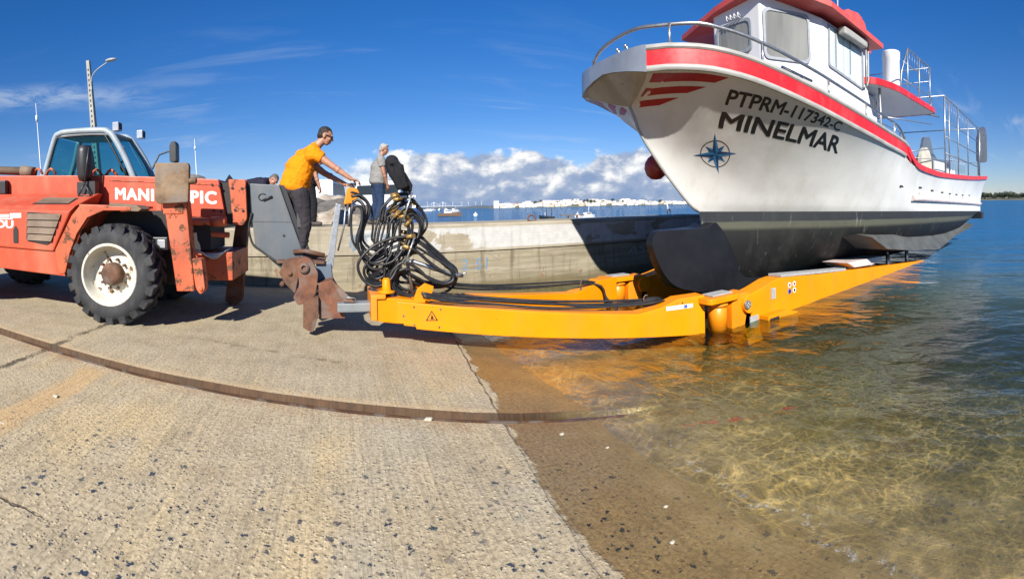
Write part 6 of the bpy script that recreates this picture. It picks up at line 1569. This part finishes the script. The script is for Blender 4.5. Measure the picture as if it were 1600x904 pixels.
# armour rocks outside the quay
def rock_mat(name, a, b):
    t = NT(name); n = t.noise(2.5, 7, .65); return t.set(t.ramp(n, [(.3, a), (.7, b)]), .9, 0, t.bump(t.noise(9, 7, .7), .6, .05), .3)
rm_ = [rock_mat('pale_rock', (.2, .16, .12), (.46, .41, .34)), rock_mat('dark_rock', (.05, .047, .045), (.17, .155, .14))]
for i, (x, y, z, r, k) in enumerate([(.35, 11.2, 1.1, .42, 0), (.85, 11.3, 1.08, .36, 0), (-.1, 11.5, 1.25, .45, 0), (-.7, 11.2, .95, .5, 1), (-1.3, 11.6, 1.1, .55, 1), (1.5, 11.5, .9, .45, 0), (.6, 12.2, 1.2, .5, 1), (-.2, 12.6, 1.4, .55, 1), (-1.0, 12.8, 1.4, .6, 1), (1.4, 12.6, .95, .5, 0), (2.1, 11.6, .6, .5, 1), (-1.9, 11.5, 1.0, .5, 0), (-.3, 13.6, 1.5, .6, 0), (.5, 13.4, 1.25, .5, 1)]):
    m = MB(); g_ = bmesh.ops.create_icosphere(m.bm, subdivisions=3, radius=1)
    for v in g_['verts']:
        p = v.co.copy(); d = 1 + .55 * noise.noise(p * 1.1 + Vector((i * 7, 0, 0))) + .2 * noise.noise(p * 3 + Vector((0, i * 3, 0)))
        v.co = Vector((p.x * r * d * 1.15 + x, p.y * r * d + y, p.z * r * d * .8 + z))
    o = m.build('rock', rm_[k], smooth=28); base_at(o, (x, y, z - r * .7))
    tag(o, 'pale armour rock heaped outside the quay wall' if k == 0 else 'dark armour rock heaped outside the quay wall', 'rock', 'pale armour rocks outside the quay' if k == 0 else 'dark armour rocks outside the quay')
m = MB(); V = []
for i in range(30):
    for j in range(16):
        x = -4 + i * .25; y = 10.6 + j * .35; V.append((x, y, -.6 + 1.6 * smoothstep(3.2, -.5, x) * smoothstep(17, 13, y) + .12 * noise.noise(Vector((x * 2, y * 2, 0)))))
m.faces(V, [(i * 16 + j, (i + 1) * 16 + j, (i + 1) * 16 + j + 1, i * 16 + j + 1) for i in range(29) for j in range(15)]); o = m.build('rubble_bank', rm_[1]); tag(o, 'rubble bank of the mole', 'bank', kind='structure')

# boats afloat
def hull_mesh(m, L, Bm, D, sheer=.35, mi=0, seg=12):
    """small boat hull, bow towards +X, sitting at z 0 with draught 0.3 D"""
    rows = []
    for i in range(seg + 1):
        u = i / seg; x = -L / 2 + L * u; w = Bm / 2 * (1 - max(0, (u - .45) / .55) ** 2.2) * (.86 + .14 * min(1, u / .2)); z1 = D * (.7 + sheer * u * u)
        rows.append([m.bm.verts.new(p) for p in ((x, -w, z1), (x, -w * .85, D * .1), (x, -w * .3, -D * .3), (x, w * .3, -D * .3), (x, w * .85, D * .1), (x, w, z1))])
    for A, B in zip(rows, rows[1:]):
        for k in range(5): f = m.bm.faces.new((A[k], A[k + 1], B[k + 1], B[k])); f.material_index = mi
        f = m.bm.faces.new((A[0], B[0], B[5], A[5])); f.material_index = mi
    m.bm.faces.new(rows[0]); m.bm.faces.new(rows[-1][::-1])
M['hull_blue'] = paint('blue_hull', (.03, .075, .2), .4, .1, .05, .2); M['hull_wood'] = paint('brown_hull', (.16, .09, .05), .6, .2, 0, .2); M['hull_dark'] = paint('dark_hull', (.03, .035, .035), .5); M['hull_green'] = paint('green_hull', (.05, .16, .13), .5)
M['glass_dark'] = plain('dark_glass', (.015, .02, .025), .1)
def small_boat(lab, cat, loc, rot, L, Bm, D, hm_, cabin=None, mast=0., group=None, arch=False):
    t_ = thing('moored_boat', lab, cat, (0, 0, 0), group)
    m = MB(); hull_mesh(m, L, Bm, D); m.build('hull', hm_, t_)
    if cabin:
        x0, x1, h = cabin; m = MB(); m.prism([(x0, D * .75), (x1 + .5 * h, D * .8), (x1, D * .8 + h), (x0, D * .8 + h)], -Bm * .33, Bm * .33); cbn = m.build('cabin', M['cab_white'], t_, bevel=.04)
        m = MB(); m.prism([(x0 + .2, D * .85 + h * .4), (x1 + .15 * h, D * .85 + h * .4), (x1 - .05, D * .8 + h * .85), (x0 + .2, D * .8 + h * .85)], -Bm * .333, Bm * .333); m.build('window', M['glass_dark'], cbn)
    if mast: m = MB(); m.cyl((0, 0, D * .6), (.1, 0, mast), max(.03, mast * .012), 6); m.build('mast', M['cab_white'], t_)
    if arch: m = MB(); m.tube([(-L * .3, -Bm * .3, D * .7), (-L * .3, -Bm * .3, D + 1), (-L * .3, Bm * .3, D + 1), (-L * .3, Bm * .3, D * .7)], .04, 6); m.build('arch', M['dark_void'], t_)
    t_.location = loc; t_.rotation_euler = (0, 0, rot)
    return t_
wz = WZ
small_boat('white cabin cruiser moored just beyond the quay', 'motor boat', (32.3, 55.3, wz), R(8), 2.3, .9, .5, M['cab_white'], (-.7, .3, .42), 1.6)
small_boat('dark open workboat beside the wooden landing stage beyond the quay', 'workboat', (27.7, 59.3, wz), R(100), 3, 1.4, .5, M['hull_dark'], None, .9, None, True)
small_boat('brown wooden boat at anchor beyond the hose rack', 'boat', (24.25, 101.7, wz), R(-20), 5.2, 1.8, 1., M['hull_wood'], (-1.2, .3, .6), 0)
small_boat('small white boat with green trim behind the brown one', 'boat', (49.6, 197.2, wz), R(30), 6, 2.2, 1., M['cab_white'], (-1.5, .5, 1), 3.)
for i, (a_, r_) in enumerate(((-9.75, 470), (-8.8, 620), (-8.1, 540), (-10.3, 380))):
    p = polar(a_, r_, wz); small_boat('tiny white yacht anchored far out beyond the brown boat', 'yacht', p, R(20 + 40 * i), 9, 3, 1.5, M['cab_white'], (-2, 1, 1), 8, 'tiny yachts far out in the bay')
small_boat('blue fishing boat moored behind the orange-shirted man', 'fishing boat', (-.6, 30, wz), R(75), 9, 3.2, 2.4, M['hull_blue'], (-3, -.5, 1.6), 0)
small_boat('blue and white trawler moored beyond the blue boat', 'trawler', (1.6, 44, wz), R(160), 12, 4, 2.6, M['hull_blue'], (-4.5, -.5, 2.2), 4.4)
# landing stage, buoys, marker
m = MB(); tl_ = thing('landing_stage', 'brown wooden landing stage on posts beyond the quay', 'landing stage', (28.6, 53.5, wz))
M['wood'] = plain('weathered_wood', (.14, .095, .06), .85, 0, .3, 6)
A_, B_ = Vector((27.2, 53.6, 0)), Vector((30.0, 52.6, 0)); d = (B_ - A_).normalized(); nn_ = Vector((-d.y, d.x, 0))
m.faces([A_ - nn_ * .5 + Vector((0, 0, .42)), B_ - nn_ * .5 + Vector((0, 0, .42)), B_ + nn_ * .5 + Vector((0, 0, .42)), A_ + nn_ * .5 + Vector((0, 0, .42)), A_ - nn_ * .5 + Vector((0, 0, .3)), B_ - nn_ * .5 + Vector((0, 0, .3)), B_ + nn_ * .5 + Vector((0, 0, .3)), A_ + nn_ * .5 + Vector((0, 0, .3))], [(0, 1, 2, 3), (7, 6, 5, 4), (0, 4, 5, 1), (1, 5, 6, 2), (2, 6, 7, 3), (3, 7, 4, 0)]); m.build('deck', M['wood'], tl_)
for f in (.35, .72):
    for s_ in (-.4, .4): m = MB(); q_ = A_.lerp(B_, f) + nn_ * s_; m.cyl((q_.x, q_.y, -1.5), (q_.x, q_.y, .31), .09, 8); m.build('post', M['wood'], tl_)
M['buoy_white'] = plain('white_buoy', (.7, .7, .68), .4, 0, .05)
for (x, y, r, lab) in ((27.8, 93.6, .45, 'small white mooring buoy alone in the middle of the bay'), (31.2, 56.4, .42, 'white ball buoy between the wooden landing stage and the cruiser')):
    m = MB(); m.ball((x, y, wz + r * .6), r, 3); m.tube([(x, y, wz + r), (x, y, wz + r * 2.1)], .06, 6); o = m.build('buoy', M['buoy_white']); tag(o, lab, 'buoy'); base_at(o, (x, y, wz))
mt_ = thing('channel_marker', 'slim white channel marker with a dark ring beside the boat stem', 'marker', (57, 68, wz))
m = MB(); m.tube([(57, 68, wz - 1), (57, 68, 1.0), (56.7, 68, 1.9)], .1, 6); m.build('pole', M['buoy_white'], mt_); m = MB(); m.tube([(57 + .35 * math.cos(a_), 67.7, .1 + .45 * math.sin(a_)) for a_ in [i * math.pi / 8 for i in range(16)]], .12, 6, closed=True); m.build('tyre', M['black_rubber'], mt_)

# far shore: white town on low ground
def land(name, a0, a1, r0, r1, zf, mat, lab, step=.25):
    m = MB(); rows = []; a = a0
    while a <= a1 + 1e-6:
        prof = [(r0 - 15, wz - .5), (r0, .8), (r0 + (r1 - r0) * .4, zf(a) * .6), (r0 + (r1 - r0) * .75, zf(a)), (r1, zf(a) * .4), (r1 + 60, wz - 1)]
        rows.append([m.bm.verts.new(polar(a, r_ + 12 * noise.noise(Vector((a * 2, r_ * .01, 0))), z_)) for r_, z_ in prof]); a += step
    for A, B in zip(rows, rows[1:]):
        for k in range(5): f = m.bm.faces.new((A[k], B[k], B[k + 1], A[k + 1])); f.smooth = True
    o = m.build(name, mat); tag(o, lab, 'land', kind='structure'); return o
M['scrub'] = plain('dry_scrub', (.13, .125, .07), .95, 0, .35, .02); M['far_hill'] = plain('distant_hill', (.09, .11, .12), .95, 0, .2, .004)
zt_ = lambda a: 4 + 15 * smoothstep(-3, 3, a) * smoothstep(25, 6, a) + 4 * noise.noise(Vector((a * .5, 0, 0)))
land('hills', -2.8, 27, 1450, 1800, zt_, M['scrub'], 'low scrubby ground of the far shore under the white town')
land('hills', -13, 0, 4200, 5000, lambda a: 24 + 14 * noise.noise(Vector((a * .4, 3, 0))), M['far_hill'], 'faint blue-grey hills on the far left horizon', .5)
land('hills', 50, 66, 700, 800, lambda a: 3.0, M['scrub'], 'flat sandy spit on the right horizon', .5)
def house_mesh(w, d, h, gable, cw):
    m = MB(); m.box((-w / 2, -d / 2, -4), (w / 2, d / 2, h), mi=0)
    if gable: m.prism([(-w / 2 - .3, h), (w / 2 + .3, h), (0, h + 1.8)], -d / 2 - .3, d / 2 + .3, mi=1)
    else: m.box((-w / 2 - .2, -d / 2 - .2, h + .003), (w / 2 + .2, d / 2 + .2, h + .5), mi=0)
    nw = max(2, int(w / 2.6))
    for fl in range(int(h / 3)):
        for k in range(nw): x = -w / 2 + w * (k + .5) / nw; m.box((x - .5, -d / 2 - .06, fl * 3 + 1), (x + .5, -d / 2 + .1, fl * 3 + 2.4), mi=2)
    me = bpy.data.meshes.new('house'); bmesh.ops.recalc_face_normals(m.bm, faces=m.bm.faces); m.bm.to_mesh(me); m.bm.free()
    for q in (cw, M['roof_tile'], M['glass_dark']): me.materials.append(q)
    return me
M['roof_tile'] = plain('roof_tile', (.3, .12, .07), .8); M['lime'] = plain('lime_wash', (.72, .7, .66), .8, 0, .05, .1); M['cream'] = plain('cream_wash', (.55, .48, .36), .8, 0, .05, .1)
HM = [(house_mesh(14, 10, 6, False, M['lime']), 'flat-roofed white house in the far town'), (house_mesh(11, 10, 4, True, M['lime']), 'tile-roofed white house in the far town'), (house_mesh(22, 12, 9, False, M['lime']), 'long white apartment block in the far town'), (house_mesh(12, 10, 6, False, M['cream']), 'cream-walled house in the far town')]
r3 = random.Random(11)
def ground_z(a, r_):
    z = zt_(a); f = (r_ - 1450) / 350
    return interp([(0, .8), (.4, z * .6), (.75, z), (1, z * .4)], f)
for i in range(210):
    a_ = -1.6 + 24.5 * r3.random() ** 1.15
    if a_ > 17 and r3.random() < .5: continue
    r_ = 1460 + 250 * r3.random() ** 1.4; me, lab = HM[r3.choice((0, 0, 1, 1, 2, 3))]
    o = bpy.data.objects.new('house', me); COL.objects.link(o); o.location = polar(a_, r_, ground_z(a_, r_)); o.rotation_euler = (0, 0, -R(a_) - YAW + r3.uniform(-.5, .5)); o.scale = (r3.uniform(.8, 1.5), 1, r3.uniform(.8, 1.35))
    tag(o, lab, 'house', lab.replace('house', 'houses').replace('block', 'blocks'))
bm_ = house_mesh(16, 14, 21, False, M['lime']); o = bpy.data.objects.new('tower_block', bm_); COL.objects.link(o); o.location = polar(-1.9, 1470, 1.5); o.rotation_euler = (0, 0, -R(-1.9) - YAW); tag(o, 'white tower block standing at the end of the far town', 'tower block')
# nearer white houses behind the quay on the left
for i, (x, y, k, rz) in enumerate(((5.5, 122, 1, .3), (8.6, 128, 1, -.2), (3.0, 133, 0, .2))):
    o = bpy.data.objects.new('house', HM[k][0].copy()); COL.objects.link(o); o.location = (x, y, .6); o.rotation_euler = (0, 0, rz); o.scale = (.34, .34, .6)
    tag(o, ('smaller orange-roofed white house by the water behind the man in jeans', 'broader orange-roofed white house by the water behind the man in jeans', 'flat-roofed white house by the water behind the control box')[i], 'house')
m = MB(); m.box((-30, 112, -3), (14, 145, .62)); o = m.build('shore_ground', M['scrub']); tag(o, 'low ground of the near shore under the white houses', 'ground', kind='structure')
# trees along the ridge and the far wood
M['leaf_far'] = plain('dark_tree_leaf', (.035, .05, .024), .9, 0, .4, .3)
def tree_mesh(seed, h):
    m = MB(); m.tube([(0, 0, 0), (0, 0, h * .45)], [h * .04, h * .025], 6, mi=1)
    rr_ = random.Random(seed)
    for k in range(60):
        p = Vector((rr_.gauss(0, .26), rr_.gauss(0, .26), rr_.gauss(.66, .17))) * h; g_ = bmesh.ops.create_icosphere(m.bm, subdivisions=1, radius=h * rr_.uniform(.06, .13), matrix=Matrix.Translation(p) @ Matrix.Diagonal((1.2, 1.2, .8, 1)))
    me = bpy.data.meshes.new('tree'); m.bm.to_mesh(me); m.bm.free(); me.materials.append(M['leaf_far']); me.materials.append(M['wood']); return me
TM = [tree_mesh(s_, 9) for s_ in range(4)]
for i in range(46):
    a_ = r3.uniform(2, 23); r_ = r3.uniform(1560, 1720); o = bpy.data.objects.new('tree', TM[i % 4]); COL.objects.link(o); o.location = polar(a_, r_, ground_z(a_, r_)); o.scale = [r3.uniform(.7, 1.3)] * 3; o.rotation_euler = (0, 0, r3.uniform(0, 6))
    tag(o, 'dark tree on the ridge above the far white town', 'tree', 'dark trees above the far town')
for i in range(90):
    a_ = 52 + 13 * (i + r3.random()) / 90; r_ = r3.uniform(715, 770); o = bpy.data.objects.new('tree', TM[i % 4]); COL.objects.link(o); o.location = polar(a_, r_, 1.5); o.scale = [r3.uniform(.7, 1.15)] * 3; o.rotation_euler = (0, 0, r3.uniform(0, 6))
    tag(o, 'low dark tree in the belt on the horizon beyond the stern', 'tree', 'dark trees on the right horizon')
# cable-stayed bridge and wind turbines, faint on the left horizon
br = thing('cable_bridge', 'tiny pale cable-stayed bridge on the horizon beyond the yachts', 'bridge', polar(-9.3, 4000, 0))
M['pale'] = plain('pale_concrete', (.6, .6, .6), .8)
for a_ in (-9.5, -8.4):
    p = polar(a_, 4000, 0); m = MB(); m.cyl(p, p + Vector((0, 0, 62)), 2.4, 8); m.build('pylon', M['pale'], br)
    m = MB(); tdir = (polar(a_ + .1, 4000) - p).normalized()
    for k in (-4, -3, -2, 2, 3, 4): m.cyl(p + Vector((0, 0, 60)), p + tdir * 22 * k + Vector((0, 0, 22)), .4, 4)
    m.build('stay_cable', M['pale'], br)
m = MB(); m.cyl(polar(-11.5, 4000, 24), polar(-6, 4000, 24), 2.4, 6); m.build('bridge_deck', M['pale'], br)
for i, a_ in enumerate((-7.2, -6.1, -5.3, -4.4, -3.7)):
    wt = thing('wind_turbine', 'tiny white wind turbine on the faint hills beyond the bay', 'wind turbine', polar(a_, 4600, 20), 'wind turbines on the far hills')
    p = polar(a_, 4600, 20); m = MB(); m.tube([p, p + Vector((0, 0, 42))], [1.6, 1.], 8); m.build('tower', M['pale'], wt)
    for k in range(3):
        an = k * 2.094 + i; d = Vector((math.cos(YAW) * math.sin(an), -math.sin(YAW) * math.sin(an), math.cos(an))); m = MB(); m.tube([p + Vector((0, 0, 42)), p + Vector((0, 0, 42)) + d * 17], [.9, .4], 6); m.build('blade', M['pale'], wt)
# a few stones and shells lying on the slipway
M['shell'] = plain('shell_white', (.42, .38, .3), .8)
for i, (x, y, s_, lab) in enumerate(((-2.12, 3.05, .018, 'pale chip of stone lying on the sand strip'), (.62, 3.42, .022, 'white stone chip beside the groove of the rail'), (1.52, 3.05, .013, 'white shell on the wet concrete nearest the rail'), (1.72, 2.75, .009, 'small white shell halfway down the wet concrete'), (1.62, 2.0, .01, 'white shell on the wet concrete near the foam'), (1.45, 1.75, .011, 'cream shell low on the wet concrete'))):
    m = MB(); g_ = bmesh.ops.create_icosphere(m.bm, subdivisions=2, radius=1)
    for v in g_['verts']: p = v.co * (1 + .4 * noise.noise(v.co * 1.5 + Vector((i * 5, 0, 0)))); v.co = Vector((p.x * s_ * 1.4 + x, p.y * s_ + y, p.z * s_ * .6 + zg(x) + s_ * .35))
    o = m.build('pebble', M['shell'], smooth=30); tag(o, lab, 'pebble'); base_at(o, (x, y, zg(x)))
# ------------------------------------------------------------ pieces of one kind built together become parts of their own
def split_islands(o):
    bm = bmesh.new(); bm.from_mesh(o.data); seen = set(); isl = []
    for v in bm.verts:
        if v.index in seen: continue
        st_, grp = [v], []
        seen.add(v.index)
        while st_:
            q = st_.pop(); grp.append(q.index)
            for e in q.link_edges:
                w_ = e.other_vert(q)
                if w_.index not in seen: seen.add(w_.index); st_.append(w_)
        isl.append(set(grp))
    if len(isl) < 2: bm.free(); return
    for k, grp in enumerate(isl):
        b2 = bm.copy(); b2.verts.ensure_lookup_table()
        bmesh.ops.delete(b2, geom=[v for v in b2.verts if v.index not in grp], context='VERTS')
        if k == 0: first = b2; continue
        me = bpy.data.meshes.new(o.data.name); b2.to_mesh(me); b2.free()
        for m_ in o.data.materials: me.materials.append(m_)
        c = bpy.data.objects.new(o.name.split('.')[0], me); COL.objects.link(c); c.parent = o.parent; c.location = o.location
    first.to_mesh(o.data); first.free(); bm.free()
KINDS_ = {'horn', 'deck_support', 'bolt', 'bolt_hole', 'hinge_lug', 'hose_clamp', 'wheel_nut', 'fitting_tag', 'trestle', 'stay_cable', 'decal_bar', 'axle_housing', 'climbing_slot', 'crane_hook', 'pivot_boss', 'chassis', 'fish_locker'}
for o in list(COL.objects):
    if o.type == 'MESH' and o.name.split('.')[0] in KINDS_: split_islands(o)
